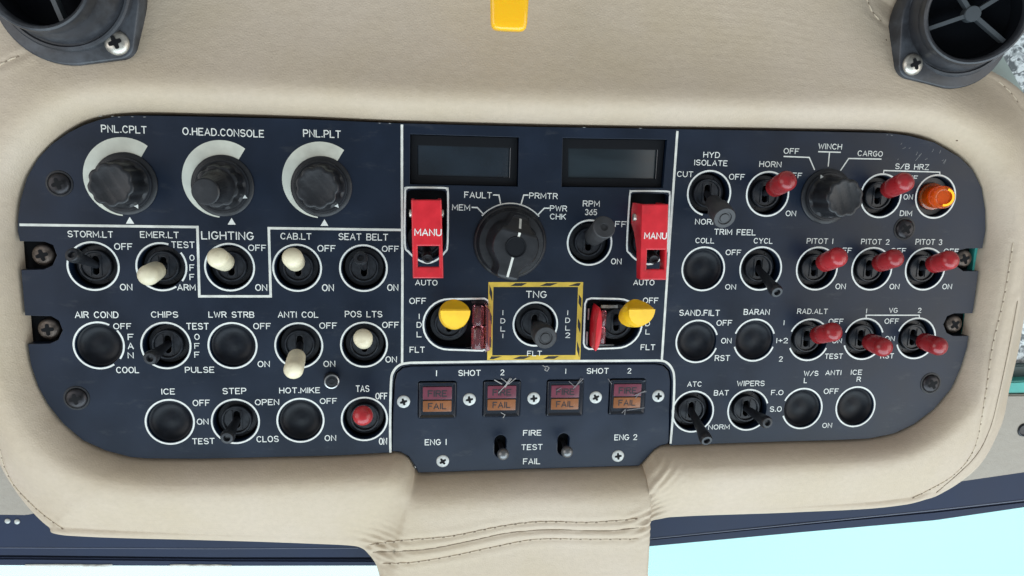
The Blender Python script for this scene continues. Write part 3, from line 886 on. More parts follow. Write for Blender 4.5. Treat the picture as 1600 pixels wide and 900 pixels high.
def vert(s, x0, x1, ys): return [(ch, x0, x1, a, b) for ch, (a, b) in zip(s, ys)]
LEG = {
 'cplt': [('PNL.CPLT', 158, 229.5, 196, 208)], 'ohead': [('O.HEAD.CONSOLE', 285.5, 413, 201, 213)], 'plt': [('PNL.PLT', 473.6, 532.7, 203, 215)],
 'storm': [('STORM.LT', 105.6, 177, 360.8, 371.2), ('OFF', 178.3, 207.2, 380, 390.5), ('ON', 187.4, 207, 443.4, 453.8)],
 'emer': [('EMER.LT', 218.9, 279.7, 361.7, 372), ('TEST', 267.5, 304.3, 377.2, 387.6), ('ARM', 277, 305.8, 444, 453.8)] + vert('OFF', 296, 304, ((398, 407.5), (413, 423.5), (428, 437.7))),
 'lighting': [('LIGHTING', 314.5, 396.6, 361.7, 374.7), ('OFF', 387.8, 416.2, 382.3, 392.2), ('ON', 398.7, 417.7, 444, 454.5)],
 'cab': [('CAB.LT', 438.3, 486.8, 364, 374.4), ('OFF', 496, 524.5, 382.9, 393.2), ('ON', 503, 521.8, 444, 455)],
 'belt': [('SEAT BELT', 529, 606.6, 364.8, 375.5), ('OFF', 596.7, 623.5, 384, 393.6), ('ON', 605, 622.5, 444, 454.5)],
 'air': [('AIR COND', 117, 185.4, 486.5, 497), ('OFF', 177, 205.5, 505, 514.4), ('COOL', 181.5, 217.5, 573, 583)] + vert('FAN', 199.5, 209, ((521.6, 531.5), (535.4, 545.6), (550.4, 560))),
 'chips': [('CHIPS', 236, 278.4, 486.5, 496.4), ('TEST', 291, 326.5, 504.5, 515), ('PULSE', 289, 335, 573, 582.5)] + vert('OFF', 303.6, 312, ((521.6, 531), (536, 545), (549.5, 559))),
 'lwr': [('LWR STRB', 325.8, 397.5, 486.7, 496.4), ('OFF', 395.6, 423.3, 504.7, 514.4), ('ON', 402.5, 421.7, 563.9, 573.6)],
 'anticol': [('ANTI COL', 434.2, 497.5, 486.7, 496.4), ('OFF', 498.9, 526.7, 503.9, 513.6), ('ON', 505.3, 523.9, 563.6, 573.3)],
 'pos': [('POS LTS', 538.9, 597.5, 485.8, 495.8), ('OFF', 597, 623.5, 502.8, 512.5), ('ON', 602.2, 620.3, 556.7, 566.4)],
 'ice': [('ICE', 252, 273.6, 607, 616.4), ('OFF', 301, 328, 624.5, 634.4), ('ON', 307.5, 326, 654, 663.5), ('TEST', 300.3, 335.5, 684.5, 694)],
 'step': [('STEP', 347.5, 385, 606, 615.8), ('OPEN', 398.3, 436.4, 623.6, 633), ('CLOS', 400.8, 435.6, 681, 690.8)],
 'mike': [('HOT.MIKE', 436.4, 500.3, 605.3, 614.4), ('OFF', 499.7, 526.7, 622, 631), ('ON', 507.2, 525.3, 679.7, 689)],
 'tas': [('TAS', 555.8, 577.2, 602, 612.5), ('OFF', 586.5, 605.5, 613.6, 624), ('ON', 592, 605, 684, 695)],
 'fault': [('FAULT', 725.4, 768.8, 299.8, 309.8), ('MEM', 706.3, 734.6, 319.3, 329), ('PRMTR', 826.8, 871.5, 301.3, 310.8), ('PWR', 859.3, 886, 321, 330.2), ('CHK', 859.3, 884.4, 333.8, 343)],
 'rpm': [('RPM', 910.6, 937.2, 313.4, 323), ('365', 914, 933, 326.8, 336.3), ('OFF', 949, 979, 345.5, 355), ('ON', 954.6, 971.2, 403.7, 413)],
 'manu1': [('AUTO', 648.7, 683.6, 437.2, 446)], 'manu2': [('AUTO', 989.6, 1022.6, 437, 445.8)],
 'idl1': [('OFF', 639.5, 666, 465.3, 475), ('FLT', 640, 663.8, 541.7, 551)] + vert('IDL', 651, 659, ((490, 498.7), (503, 512), (518, 527))),
 'tng': [('TNG', 821.7, 854.2, 454.5, 465.5), ('FLT', 823.7, 846.7, 548, 556.3)] + vert('IDL1', 782, 789.5, ((484.5, 492.5), (497.3, 505.3), (509.8, 517.8), (521, 528.3))) + vert('IDL2', 883.3, 890.8, ((484.7, 492.5), (496.3, 504.5), (508.6, 516.3), (519.5, 528))),
 'idl2': [('OFF', 1004.5, 1028.8, 465, 474), ('FLT', 1001, 1023.7, 538, 547)] + vert('IDL', 1008.5, 1015.5, ((488, 496.5), (501.4, 509.7), (514.3, 522.5))),
 'hyd': [('HYD', 1098.9, 1125, 237.3, 246.6), ('ISOLATE', 1084.7, 1136.8, 250, 259), ('CUT', 1057.8, 1083, 267.6, 276.7), ('OFF', 1139, 1163.8, 271.7, 281), ('NORM', 1086, 1122, 342, 351)],
 'trim': [('TRIM FEEL', 1116, 1181, 358, 367.3), ('COLL', 1086.6, 1116, 371.7, 380.2), ('CYCL', 1177.6, 1207.4, 372, 380.7), ('OFF', 1133.8, 1158, 390, 398.8), ('ON', 1133, 1150, 444, 452.5)],
 'horn': [('HORN', 1186.4, 1221, 252, 261.3), ('OFF', 1228, 1253.3, 269.7, 278.3), ('ON', 1227.5, 1243.8, 329, 337.8)],
 'winch': [('OFF', 1224.4, 1248.6, 231.6, 240.6), ('WINCH', 1278.6, 1315.6, 224.4, 233.4), ('CARGO', 1340, 1379.4, 235.6, 244.4)],
 'hrz': [('S/B HRZ', 1398.6, 1451.6, 256, 265), ('OFF', 1409, 1434, 274, 282.6), ('ON', 1411.6, 1426.4, 303.4, 312), ('DIM', 1406, 1425, 329, 337.6)],
 'pitot1': [('PITOT 1', 1260.5, 1302, 372.4, 381), ('OFF', 1307, 1331, 387, 395.4), ('ON', 1305.3, 1321.4, 443, 452)],
 'pitot2': [('PITOT 2', 1345.5, 1389.8, 373.4, 382), ('OFF', 1392, 1415.6, 387.6, 396), ('ON', 1389.8, 1405.3, 443.4, 452)],
 'pitot3': [('PITOT 3', 1430.5, 1472.3, 373.6, 382.7), ('OFF', 1474.4, 1498, 388.5, 396.6), ('ON', 1472.3, 1487.4, 443.4, 452)],
 'sand': [('SAND.FILT', 1061.3, 1124.8, 484, 493.5), ('OFF', 1119.5, 1144, 500, 509), ('ON', 1126.7, 1143, 528, 536.7), ('RST', 1116.8, 1140.5, 554.8, 564)],
 'baran': [('BARAN', 1162, 1202.7, 482.8, 492), ('1', 1224, 1226, 500.3, 508.3), ('1+2', 1212.8, 1231, 527.9, 536.3), ('2', 1217, 1223, 556.7, 565)],
 'radalt': [('RAD.ALT', 1245.7, 1293.4, 482.2, 490.5), ('OFF', 1294.6, 1317.8, 498, 506.2), ('ON', 1300, 1315.4, 528.7, 536.3), ('TEST', 1288.5, 1317, 552.4, 560.7)],
 'vg': [('VG', 1389, 1402.6, 481, 488.9), ('1', 1353, 1355, 482, 489.7), ('2', 1434.2, 1439.5, 481, 488.8), ('OFF', 1382, 1404.6, 497.6, 506), ('ON', 1382.6, 1398, 525, 533), ('RST', 1375.7, 1396.5, 552, 560.2)],
 'ws': [('W/S', 1256, 1278.7, 579.3, 587.4), ('ANTI', 1289.7, 1314.6, 578.3, 586.2), ('ICE', 1329.3, 1347, 577.6, 585.6), ('L', 1256, 1261, 590.3, 598.6), ('R', 1338.5, 1345.2, 588.6, 596.4), ('OFF', 1287, 1310.5, 607, 615.5), ('ON', 1284.8, 1300, 660.7, 668.5)],
 'atc': [('ATC', 1073.9, 1096.5, 596, 604.2), ('BAT', 1115.5, 1138.7, 609.5, 618), ('NORM', 1106.7, 1140, 663.2, 671)],
 'wipers': [('WIPERS', 1151.5, 1194.7, 594.8, 603.3), ('F.O', 1204.8, 1224, 609.2, 617.4), ('S.O', 1202.7, 1221.4, 634.8, 643.4)],
}
LINES = {
 'fault': [[(771, 304.6), (779.6, 304.8), (782.4, 319.6)], [(737.5, 324), (745.6, 324.3), (755.6, 334.8)], [(825, 304.8), (818.3, 304.8), (814.1, 319.6)], [(858, 325.3), (850.4, 325.3), (839.8, 336.2)]],
 'winch': [[(1225, 244.4), (1264.4, 246), (1272.6, 265)], [(1279, 237), (1313, 238)], [(1296, 238.5), (1294, 259.6)], [(1376.6, 248.6), (1326, 247.6), (1313.6, 266)]],
 'hrz': [[(1380.6, 270), (1381, 266.4), (1468.4, 269), (1468.4, 272)]],
 'vg': [[(1353.3, 497), (1353.3, 492.5), (1436.4, 492.5), (1436.4, 496.4)]],
}
for k, items in LEG.items():
    mb = MB()
    for it in items: text_into(mb, *it)
    for pts in LINES.get(k, []): mb.ribbon(pxl(pts), .55, .045)
    if k == 'fault':
        c = PX(797, 378)
        mb.ribbon(circle(c, 17.1, 64, 43, 138), .55, .047)
    part(mb, 'legend', M['white'], pan, smooth=False)

# hazard border of the TNG switch
ob = pxl([(763.3, 440.8), (911.2, 440.8), (906.5, 562), (761.2, 562.7)])
ib = pxl([(771, 448.3), (903.2, 448.3), (899.3, 554.8), (769, 555.3)])
mb = MB()
for i in range(4):
    j = (i + 1) % 4
    mb.quad(*[(p.x, p.y, .05) for p in (ob[i], ob[j], ib[j], ib[i])])
part(mb, 'hazard_border', M['hazard'], pan, smooth=False)
mb = MB()
for i in range(4):
    j = (i + 1) % 4
    a, b, c, d = ob[i], ob[j], ib[j], ib[i]
    n = 3
    for q in range(n):
        u0 = (q + .62 if i % 2 == 0 else q + .35) / n; u1 = u0 + .30 / n * 1.25
        sh = .09 * (34 / (b - a).length)
        f = lambda u, v: ((a.lerp(b, u)).lerp(d.lerp(c, u), v))
        pts = [f(u0, .80), f(u1, .80), f(min(.985, u1 + sh), .2), f(min(.985, u0 + sh), .2)]
        mb.quad(*[(p.x, p.y, .075) for p in pts])
part(mb, 'hazard_stripes', M['dark'], pan, smooth=False)
# scratches and chips
random.seed(11)
for k in range(14):
    x = random.uniform(1395, 1475); y = random.uniform(225, 256)
    p = v2(PX(x, y)); a = random.uniform(.5, 1.3); l = random.uniform(.6, 2.8)
    d = Vector((cos(a), sin(a)))
    part(MB().ribbon([p, p + d * l * .5 + Vector((.12, 0)), p + d * l], .11, .03), 'scratch', M['wear'], pan, smooth=False)
for k in range(12):
    x = random.choice((random.uniform(150, 240), random.uniform(560, 626), random.uniform(900, 1000), random.uniform(1385, 1440)))
    y = 181 + (x - 200) * .0232 + random.uniform(1, 3)
    if x > 1385: y = 209 + (x - 1385) * .1 + 1.5
    p = v2(PX(x, y))
    part(MB().ribbon([p, p + Vector((random.uniform(.3, 1.3), random.uniform(-.1, .1)))], .2, .03), 'paint_chip', M['wear'], pan, smooth=False)

# ------------------------------------------------------------------ fire panel
FO = pxl([(1046.5, 690), (1047, 640), (1048.5, 596), (1045.5, 580.5), (1037, 571.8), (1025, 569), (800, 570), (643, 572.5), (629.5, 575), (620, 583.5), (616.5, 597), (614, 640), (611.5, 703)][::1])
FB = pxl(FIRE_BOTTOM)
fp = thing('fire_panel', PX(830, 650), 'navy fire control panel with four square warning lights set into lower middle', 'control panel')
ANN = [[(649.6, 594), (715.5, 592), (716.5, 655), (651, 658)], [(752.3, 592), (814.5, 591), (815.6, 653.5), (752.8, 654.8)], [(851.7, 592), (914, 590.5), (912.5, 651.5), (852.5, 653)], [(948.3, 589.5), (1013.5, 588), (1009, 650), (949, 651)]]
SL = [(782, 698, 711), (880.8, 695, 707.3)]
fh = []
for a in ANN:
    q = pxl(a); c = sum(q, Vector((0, 0))) / 4
    fh.append(rrect(c.x - 8.55, c.y - 8.55, c.x + 8.55, c.y + 8.55, .8, 4))
SC = []
for x, y, _ in SL:
    c = v2(PX(x, y)); SC.append(c)
    fh.append([Vector((c.x + 2.75 * cos(t), c.y + 2.6 + 2.75 * sin(t))) for t in [pi * i / 10 for i in range(11)]] + [Vector((c.x + 2.75 * cos(t), c.y - 2.6 + 2.75 * sin(t))) for t in [pi + pi * i / 10 for i in range(11)]])
link(filled('faceplate', FO[1:][::-1] + [FO[0]] + FB[::1] if False else (FB + FO[::-1]), fh, -5, -.6, base_of(fp), .5), 'faceplate', M['fire'], fp)
q = pxl([(640, 580), (1030, 575), (1015, 690), (990, 715), (660, 725), (630, 690)])
part(MB().prism([tuple(p) for p in q], -13.5, -9), 'backing', M['back'], fp, smooth=False)
FL = {'shot': [('1', 681, 683, 578.5, 588), ('SHOT', 716, 751.3, 578, 587.4), ('2', 782, 788, 577.3, 586.4)],
      'shot2': [('1', 883, 885, 575.8, 584), ('SHOT', 916.6, 951.2, 575, 584), ('2', 980.3, 986.3, 575, 583.6)],
      'test': [('FIRE', 817.3, 846, 671.8, 680.7), ('TEST', 814.6, 847.8, 694, 703), ('FAIL', 817.3, 844.3, 716, 725.4)],
      'eng1': [('ENG 1', 663.7, 698, 686, 695.5)], 'eng2': [('ENG 2', 960, 995.6, 678.6, 687.7)]}
for k, items in FL.items():
    mb = MB()
    for it in items: text_into(mb, *it, h=-.6)
    part(mb, 'legend', M['white'], fp, smooth=False)
pts = [PX(848, 571, -.6), PX(852, 573.5, -.6), PX(855, 572, -.6), PX(858, 575, -.6), PX(855, 580, -.6), PX(851, 578, -.6), PX(853, 575.5, -.6)]
part(MB().ribbon([v2(p) for p in pts], .3, -.56), 'paint_chip', M['crack'], fp, smooth=False)

NTH = ['first', 'second', 'third', 'fourth']
CR = {1: [[(783, 591), (795, 600), (806, 591)], [(789, 605), (799, 592)], [(779, 614), (790, 602), (797, 591)], [(773, 594), (784, 600)], [(783, 645), (789, 648), (786, 653)]],
      2: [[(889, 596), (899, 605), (908, 591)], [(896, 607), (911, 592)], [(870, 610), (877, 606)]],
      3: [[(950, 592), (956, 600)], [(992, 618), (1008, 611)], [(993, 622), (1000, 614), (1010, 612)], [(972, 645), (977, 640), (976, 648)], [(980, 641), (1007, 637)]]}
LABW = ['with clean unscratched lenses, beside the left edge screw', 'with a white cracked starburst across its top', 'with scratches over its top right corner', 'with hazy white scuffs over its right side']
for i, a in enumerate(ANN):
    q = pxl(a, -.6); c = sum(q, Vector((0, 0))) / 4
    t = thing('warning_light', (c.x, c.y, -.6), 'square red and orange warning light ' + LABW[i], 'warning light', 'fire warning lights')
    mb = MB()
    o4 = rrect(c.x - 8.4, c.y - 8.4, c.x + 8.4, c.y + 8.4, .7, 3); i4 = rrect(c.x - 7.2, c.y - 7.2, c.x + 7.2, c.y + 7.2, .4, 3)
    n = len(o4)
    vs = [(*p, -4) for p in o4] + [(*p, -.1) for p in o4] + [(*(p + (c - p) * .03), .1) for p in o4] + [(*p, -.8) for p in i4]
    fs = []
    for l in range(3):
        for k in range(n): fs.append((l * n + k, l * n + (k + 1) % n, (l + 1) * n + (k + 1) % n, (l + 1) * n + k))
    fs.append(tuple(3 * n + k for k in range(n)))
    mb.add(vs, fs)
    part(mb, 'housing', M['annframe'], t)
    up = rrect(c.x - 6.6, c.y + .3, c.x + 6.6, c.y + 6.2, .3, 3); lo = rrect(c.x - 6.5, c.y - 5.5, c.x + 6.5, c.y - .35, .3, 3)
    f1 = part(MB().prism([tuple(p) for p in up], -.9, -.35, bev=.12), 'fire_lens', M['firelens'], t)
    f2 = part(MB().prism([tuple(p) for p in lo], -.9, -.35, bev=.12), 'fail_lens', M['faillens'], t)
    part(text_mm(MB(), 'FIRE', c.x, c.y + 3.1, 8.8, 3.2, -.3, .19), 'lettering', M['lenstext'], f1, smooth=False)
    part(text_mm(MB(), 'FAIL', c.x, c.y - 2.9, 8.4, 3.0, -.3, .16), 'lettering', M['lenstext'], f2, smooth=False)
    if i in CR:
        mb = MB()
        for k, pts in enumerate(CR[i]):
            mb.ribbon(pxl(pts, .15), .45 if k % 2 else .3, .14 + .01 * k)
        part(mb, 'crack_marks', M['crack' if i == 1 else 'smudge'], t, smooth=False)

# ------------------------------------------------------------------ switches
def bushing_mesh():
    slot = [Vector((1.35 * cos(t), 2.6 + 1.35 * sin(t))) for t in [pi * i / 8 for i in range(9)]] + [Vector((1.35 * cos(t), -2.6 + 1.35 * sin(t))) for t in [pi + pi * i / 8 for i in range(9)]]
    me = filled('bushing', circle((0, 0), 5.6, 32), [slot], -4.4, -2.4, Vector((0, 0, 0)), .2)
    mb = MB().lathe([(5.6, -4.5), (5.6, -1.7), (5.85, -1.45), (6.3, -1.45), (6.6, -1.8), (6.6, -4.2), (8.3, -4.3), (8.6, -4.6), (8.6, -9)], n=36, close_top=False)
    for sx in (-1, 1): mb.box((sx * 2.1 - .3, -4.2, -2.4), (sx * 2.1 + .3, 4.2, -2.0))
    for a in (60, 120, 245, 300):
        mb.box((7.2, -.35, -4.4), (7.8, .35, -3.9), Matrix.Rotation(radians(a), 4, 'Z'))
    tmp = mb.mesh('tmp')
    bm = bmesh.new(); bm.from_mesh(me); bm.from_mesh(tmp)
    bm.to_mesh(me); bm.free()
    me.shade_smooth(); me.set_sharp_from_angle(angle=radians(32))
    return me
BUSH = bushing_mesh()
GRP = 'toggle switches on the overhead panel'
def toggle(key, tip, h, kind, label, group, base=None):
    c = Vector(base) if base is not None else RC[key]
    t = thing('toggle_switch', c, label, 'toggle switch', group)
    link(BUSH, 'bushing', M['bush'], t)
    p0 = Vector((c.x, c.y, -3.4)); p1 = PX(tip[0], tip[1], h)
    m = frame_to(p0, p1); L = (p1 - p0).length
    if kind == 'black':
        prof = [(1.5, 0), (1.7, L * .2), (2.0, L * .45), (2.25, L * .66), (2.8, L * .82), (3.0, L * .90), (2.9, L * .96), (2.4, L), (1.5, L + .08), (1.2, L - .4), (1.0, L - 1.4), (.1, L - 1.5)]
        part(MB().lathe(prof, m, 24), 'lever', M['black'], t)
    else:
        part(MB().lathe([(1.3, 0), (1.6, L * .3), (1.8, L * .6)], m, 20), 'lever', M['black'], t)
        if kind in ('red', 'cream'):
            r = 4.4 if kind == 'red' else 4.15
            r = r * random.uniform(.97, 1.03)
            z0 = L * (.40 if kind == 'red' else .46); L -= 1.6 if kind == 'red' else 1.2
            prof = [(r * .66, z0 - .3), (r * .86, z0), (r * .92, z0 + .5), (r * .97, z0 + (L - z0) * .4), (r, L * .92)]
            for k in range(1, 9):
                a = pi / 2 * k / 8
                prof.append((max(.05, r * cos(a)), L + r * .78 * sin(a)))
            prof[4] = (r, L)
            part(MB().lathe(prof, m, 32), 'cap', M[kind], t, angle=60)
        else:
            r = 5.0
            prof = [(r * .60, L * .34), (r * .72, L * .38), (r * .74, L * .60), (r * .98, L * .68), (r, L * .74), (r, L - .5), (r * .93, L), (r * .62, L + .05), (r * .56, L - .5), (r * .44, L - .5), (r * .38, L - .05), (.1, L)]
            if key == 'rpm': prof = [(r * .66, L * .3), (r * .8, L * .36), (r * .88, L * .7), (r, L - 1.0), (r * .97, L - .3), (r * .9, L), (r * .34, L + .05), (r * .28, L - .8), (.1, L - .8)]
            part(MB().lathe(prof, m, 36), 'cap', M['grey'], t)
    return t
GB = 'bare black toggle switches'; GRD = 'red capped toggle switches'; GW = 'cream capped toggle switches'; GG = 'grey sleeved toggle switches'
toggle('storm', (111.5, 397.5), 15, 'black', 'bare black toggle under STORM.LT, lever pointing up and left', GB)
toggle('emer', (230, 431), 17, 'cream', 'cream capped toggle under EMER.LT leaning to the lower left', GW)
toggle('lighting', (339, 402), 18, 'cream', 'cream capped toggle inside the white box under LIGHTING', GW)
toggle('cab', (456.5, 402), 18, 'cream', 'cream capped toggle under CAB.LT flipped up', GW)
toggle('belt', (563, 402.5), 15, 'black', 'bare black toggle under SEAT BELT flipped up', GB)
toggle('chips', (234, 560.5), 15, 'black', 'bare black toggle under CHIPS, lever pointing down and left', GB)
toggle('anticol', (458, 580), 19, 'cream', 'cream capped toggle under ANTI COL pulled down over its ring', GW)
toggle('pos', (567, 528), 17, 'cream', 'small cream capped toggle under POS LTS flipped up', GW)
toggle('step', (354.4, 685), 15, 'black', 'bare black toggle under STEP leaning to the lower left', GB)
toggle('tas', (566.5, 649), 18, 'red', 'red capped toggle under TAS, lone red cap of the left half', GRD)
toggle('rpm', (944.2, 354.6), 20, 'grey', 'toggle with wide dark grey sleeve under RPM 365', GG)
toggle('tng', (852.5, 528), 20, 'grey', 'dark grey sleeved toggle inside the yellow and black striped box', GG)
toggle('hyd', (1132.5, 341), 19, 'grey', 'dark grey sleeved toggle under HYD ISOLATE pulled down and right', GG)
toggle('horn', (1232, 281), 17, 'red', 'bright red capped toggle under HORN', GRD)
toggle('hrz', (1416, 283), 18, 'red', 'red capped toggle under S/B HRZ beside the amber lamp', GRD)
toggle('cycl', (1214.5, 457), 17, 'black', 'bare black toggle under CYCL pulled down to the right', GB)
toggle('pitot1', (1312, 400.5), 17, 'red', 'red capped toggle under PITOT 1', GRD)
toggle('pitot2', (1401, 402), 17, 'red', 'red capped toggle under PITOT 2', GRD)
toggle('pitot3', (1487, 405), 17, 'red', 'red capped toggle under PITOT 3 reaching the right notch', GRD)
toggle('radalt', (1305, 517.5), 17, 'red', 'red capped toggle under RAD.ALT flipped up', GRD)
toggle('vg1', (1383, 544), 17, 'red', 'red capped toggle under VG 1 pointing right and down', GRD)
toggle('vg2', (1470, 542.5), 17, 'red', 'red capped toggle under VG 2 nearest the right panel edge', GRD)
toggle('atc', (1104.5, 689), 18, 'black', 'bare black toggle under ATC overhanging the bottom panel edge', GB)
toggle('wipers', (1199.5, 661), 17, 'black', 'bare black toggle under WIPERS leaning to the lower right', GB)

# blanking plugs: dished caps in unused holes
PLUG = MB().lathe([(9.2, -5), (9.2, -1.1), (9.0, -.8), (8.7, -.9), (8.2, -1.7), (7.0, -2.7), (5.2, -3.3), (3.0, -3.25), (1.4, -3.0), (.1, -2.9)], n=44).mesh('blanking_plug', angle=50)
PL = {'air': 'black dished blanking plug under AIR COND', 'lwr': 'black dished blanking plug under LWR STRB', 'ice': 'black dished blanking plug under ICE in the bottom row',
      'mike': 'black dished blanking plug under HOT.MIKE', 'coll': 'black dished blanking plug under COLL', 'sand': 'black dished blanking plug under SAND.FILT',
      'baran': 'black dished blanking plug under BARAN', 'wsl': 'black dished blanking plug marked L under W/S', 'wsr': 'black dished blanking plug marked R under ANTI ICE'}
for k, lab in PL.items():
    o = link(PLUG, 'blanking_plug', M['plug'], None, RC[k]); tag(o, lab, 'plug', 'blanking plugs')

# amber lamp
c = RC['lamp']
t = thing('indicator_lamp', c, 'glowing orange amber lamp in the upper right corner ring', 'indicator lamp')
part(MB().lathe([(9.2, -6), (9.2, -3.5), (8.7, -3.0), (6.6, -3.2), (6.4, -4.5), (.1, -4.6)], Matrix.Translation((c.x, c.y, 0)), 40), 'socket', M['bush'], t)
p0 = Vector((c.x - .2, c.y, -3)); p1 = PX(1476, 308.5, 9)
m = frame_to(p0, p1); L = (p1 - p0).length
part(MB().lathe([(6.2, 0), (6.4, 1.0), (6.2, 1.8), (5.3, 2.2), (5.2, L - .8), (4.9, L - .2), (4.3, L), (3.6, L - .2), (3.2, L - 1.0), (.1, L - 1.1)], m, 40, close_bot=True), 'lens', M['amber'], t)
M['glow'] = mat('warm_amber_filament', (0.9, 0.4, 0.02), 0.2, emit=(1.0, 0.42, 0.02), es=0.75)
mb = MB()
mb.ribbon(circle((.2, .1), 3.7, 40, -95, 70), 1.0, L + .15, m)
part(mb, 'glow_ring', M['glow'], t, smooth=False)
M['amberb'] = mat('deep_orange_reflector', (0.95, 0.28, 0.015), 0.3)
part(MB().lathe([(4.6, .3), (4.6, L * .5), (2.0, L * .6), (.1, L * .6)], m, 30), 'reflector', M['amberb'], t)

# ------------------------------------------------------------------ knobs
def fluted(lobes, depth):
    return lambda a, z: 1 - depth * (0.5 + 0.5 * cos(lobes * a)) ** 2
def dimmer(name, px, tall, label, tipx=None, cat='knob', group='fluted control knobs', ang=0, mark=None):
    c = PX(*px)
    t = thing(name, c, label, cat, group)
    T = Matrix.Translation((c.x, c.y, 0))
    part(MB().lathe([(12.7, .02), (12.7, .7), (12.2, 1.1), (11.0, 1.2), (10.6, 1.2)], T, 56), 'base_disc', M['knob'], t)
    m = T @ Matrix.Rotation(radians(ang), 4, 'Z')
    skirt = MB().lathe([(11.0, 1.0), (11.0, 2.0), (10.8, 2.3), (10.3, 2.4), (10.0, 2.3), (9.9, 2.4)], m, 56)
    part(skirt, 'skirt', M['black'], t)
    H = 15.5
    prof = [(9.9, 2.3), (9.4, 3.0), (9.0, 4.5), (8.9, H - .9), (8.6, H - .25), (8.1, H), (7.2, H + .02), (6.9, H - .1)]
    if tall: H = 9.5; prof = [(9.9, 2.3), (9.4, 3.0), (9.0, 4.5), (8.7, H - .9), (8.4, H - .25), (7.8, H), (6, H)]
    fl = fluted(9, .085)
    body = MB().lathe(prof, m, 144, mod=lambda a, z: fl(a, z) if z > 2.6 else 1)
    part(body, 'grip', M['knob'], t, angle=40)
    if tall:
        q = PX(320.5, 299.5, 25)
        p0 = Vector((c.x, c.y, 9)); mm = frame_to(p0, q); L = (q - p0).length
        kn = lambda a, z: 1 - (.035 * (0.5 + 0.5 * cos(36 * a)) if L * .35 < z < L * .97 else 0)
        part(MB().lathe([(7.2, .1), (6.9, 1.5), (6.2, L * .30), (5.7, L * .36), (5.5, L * .92), (5.3, L - .4), (4.8, L), (.1, L)], mm, 108, mod=kn), 'inner_knob', M['knob'], t)
    if mark is not None:
        a = radians(mark); d = Vector((cos(a), sin(a), 0)); e = Vector((-d.y, d.x, 0))
        q = Vector((c.x, c.y, 2.46)) + d * 10.2
        part(MB().add([q + d * 1.1, q - d * .9 + e * 1.1, q - d * .9 - e * 1.1], [(0, 1, 2)]), 'pointer_mark', M['white'], t, smooth=False)
    return t
dimmer('dimmer_knob', DIM[0], False, 'fluted black dimmer knob under PNL.CPLT, leftmost of the knobs', ang=10, mark=-62)
dimmer('dimmer_knob', DIM[1], True, 'two stage black dimmer knob with tall knurled centre under O.HEAD.CONSOLE', ang=5, mark=-25)
dimmer('dimmer_knob', DIM[2], False, 'fluted black dimmer knob under PNL.PLT', ang=22, mark=-50)
dimmer('selector_knob', (1291.5, 307), False, 'fluted black selector knob under WINCH between HORN and S/B HRZ', ang=0, mark=118)

# pointer selector under FAULT / PRMTR
c = PX(796.5, 378)
t = thing('selector_knob', c, 'large black pointer selector knob with white line under FAULT and PRMTR', 'knob')
T = Matrix.Translation((c.x, c.y, 0))
part(MB().lathe([(16.2, .02), (16.2, 1.6), (15.8, 2.2), (15.2, 2.5), (14.6, 5.0), (14.0, 6.0), (10, 6.4)], T, 64), 'skirt', M['knob'], t)
A0 = radians(-14)  # the pointer leans to the right of straight up
m = T @ Matrix.Rotation(A0, 4, 'Z')
top = PX(806.5, 390.5, 22)
half = [(0, 13.5), (3.2, 12.9), (4.4, 10.5), (5.4, 8.6), (8.2, 6.6), (9.9, 3.2), (10.3, 0), (9.7, -3.4), (7.6, -6.4), (5.6, -8.6), (4.8, -11), (4.9, -13.6), (3.4, -14.6), (0, -14.8)]
full = half + [(-x, y) for x, y in reversed(half[1:-1])]
full = [tuple(p[:2]) for p in catmull([Vector((x, y, 0)) for x, y in full], True, 5)]
H = 21.0
mb = MB(); n = len(full); vs = []; fs = []
levels = [(1.13, 5.5), (1.05, 7.5), (1.0, 10), (.97, H - 2), (.95, H - .6), (.90, H)]
for s, z in levels:
    for x, y in full:
        zz = z
        if y > 7 and z > 9: zz = z - (y - 7) * (z - 8) / 7.2 * .78       # pointer end slopes down to the rim
        vs.append(m @ Vector((x * s, y * (s if abs(y) < 12 else min(s, 1.02)), zz)))
for l in range(len(levels) - 1):
    for i in range(n):
        j = (i + 1) % n; fs.append((l * n + i, l * n + j, (l + 1) * n + j, (l + 1) * n + i))
# top face as a fan strip across the symmetric outline
kk = (len(levels) - 1) * n
for i in range(n // 2):
    a, b = kk + i, kk + i + 1
    c2, d2 = kk + (n - i - 1) % n, kk + (n - i) % n
    if i == 0: fs.append((a, b, c2))
    elif b == c2: fs.append((a, b, d2))
    else: fs.append((a, b, c2, d2))
part(mb.add(vs, fs), 'grip', M['knob'], t, angle=42)
part(MB().lathe([(4.5, H - 2.5), (4.5, H + .25), (4.3, H + .4), (4.0, H + .3), (3.8, H - .0), (.1, H + .02)], m, 32), 'hub_cap', M['back'], t)
zt = lambda y: H + .07 if y < 7 * .9 else H + .07 - (y / .90 - 7) * (H - 8) / 7.2 * .78
mb = MB()
for y0, y1 in ((4.2, 6.2), (6.2, 9.0), (9.0, 11.6)):
    mb.quad(*[m @ Vector(p) for p in ((-.5, y0, zt(y0)), (.5, y0, zt(y0)), (.5, y1, zt(y1)), (-.5, y1, zt(y1)))])
mb.quad(*[m @ Vector(p) for p in ((-.5, -13.0, H + .07), (.5, -13.0, H + .07), (.5, -4.2, H + .07), (-.5, -4.2, H + .07))])
part(mb, 'pointer_mark', M['line'], t, smooth=False)

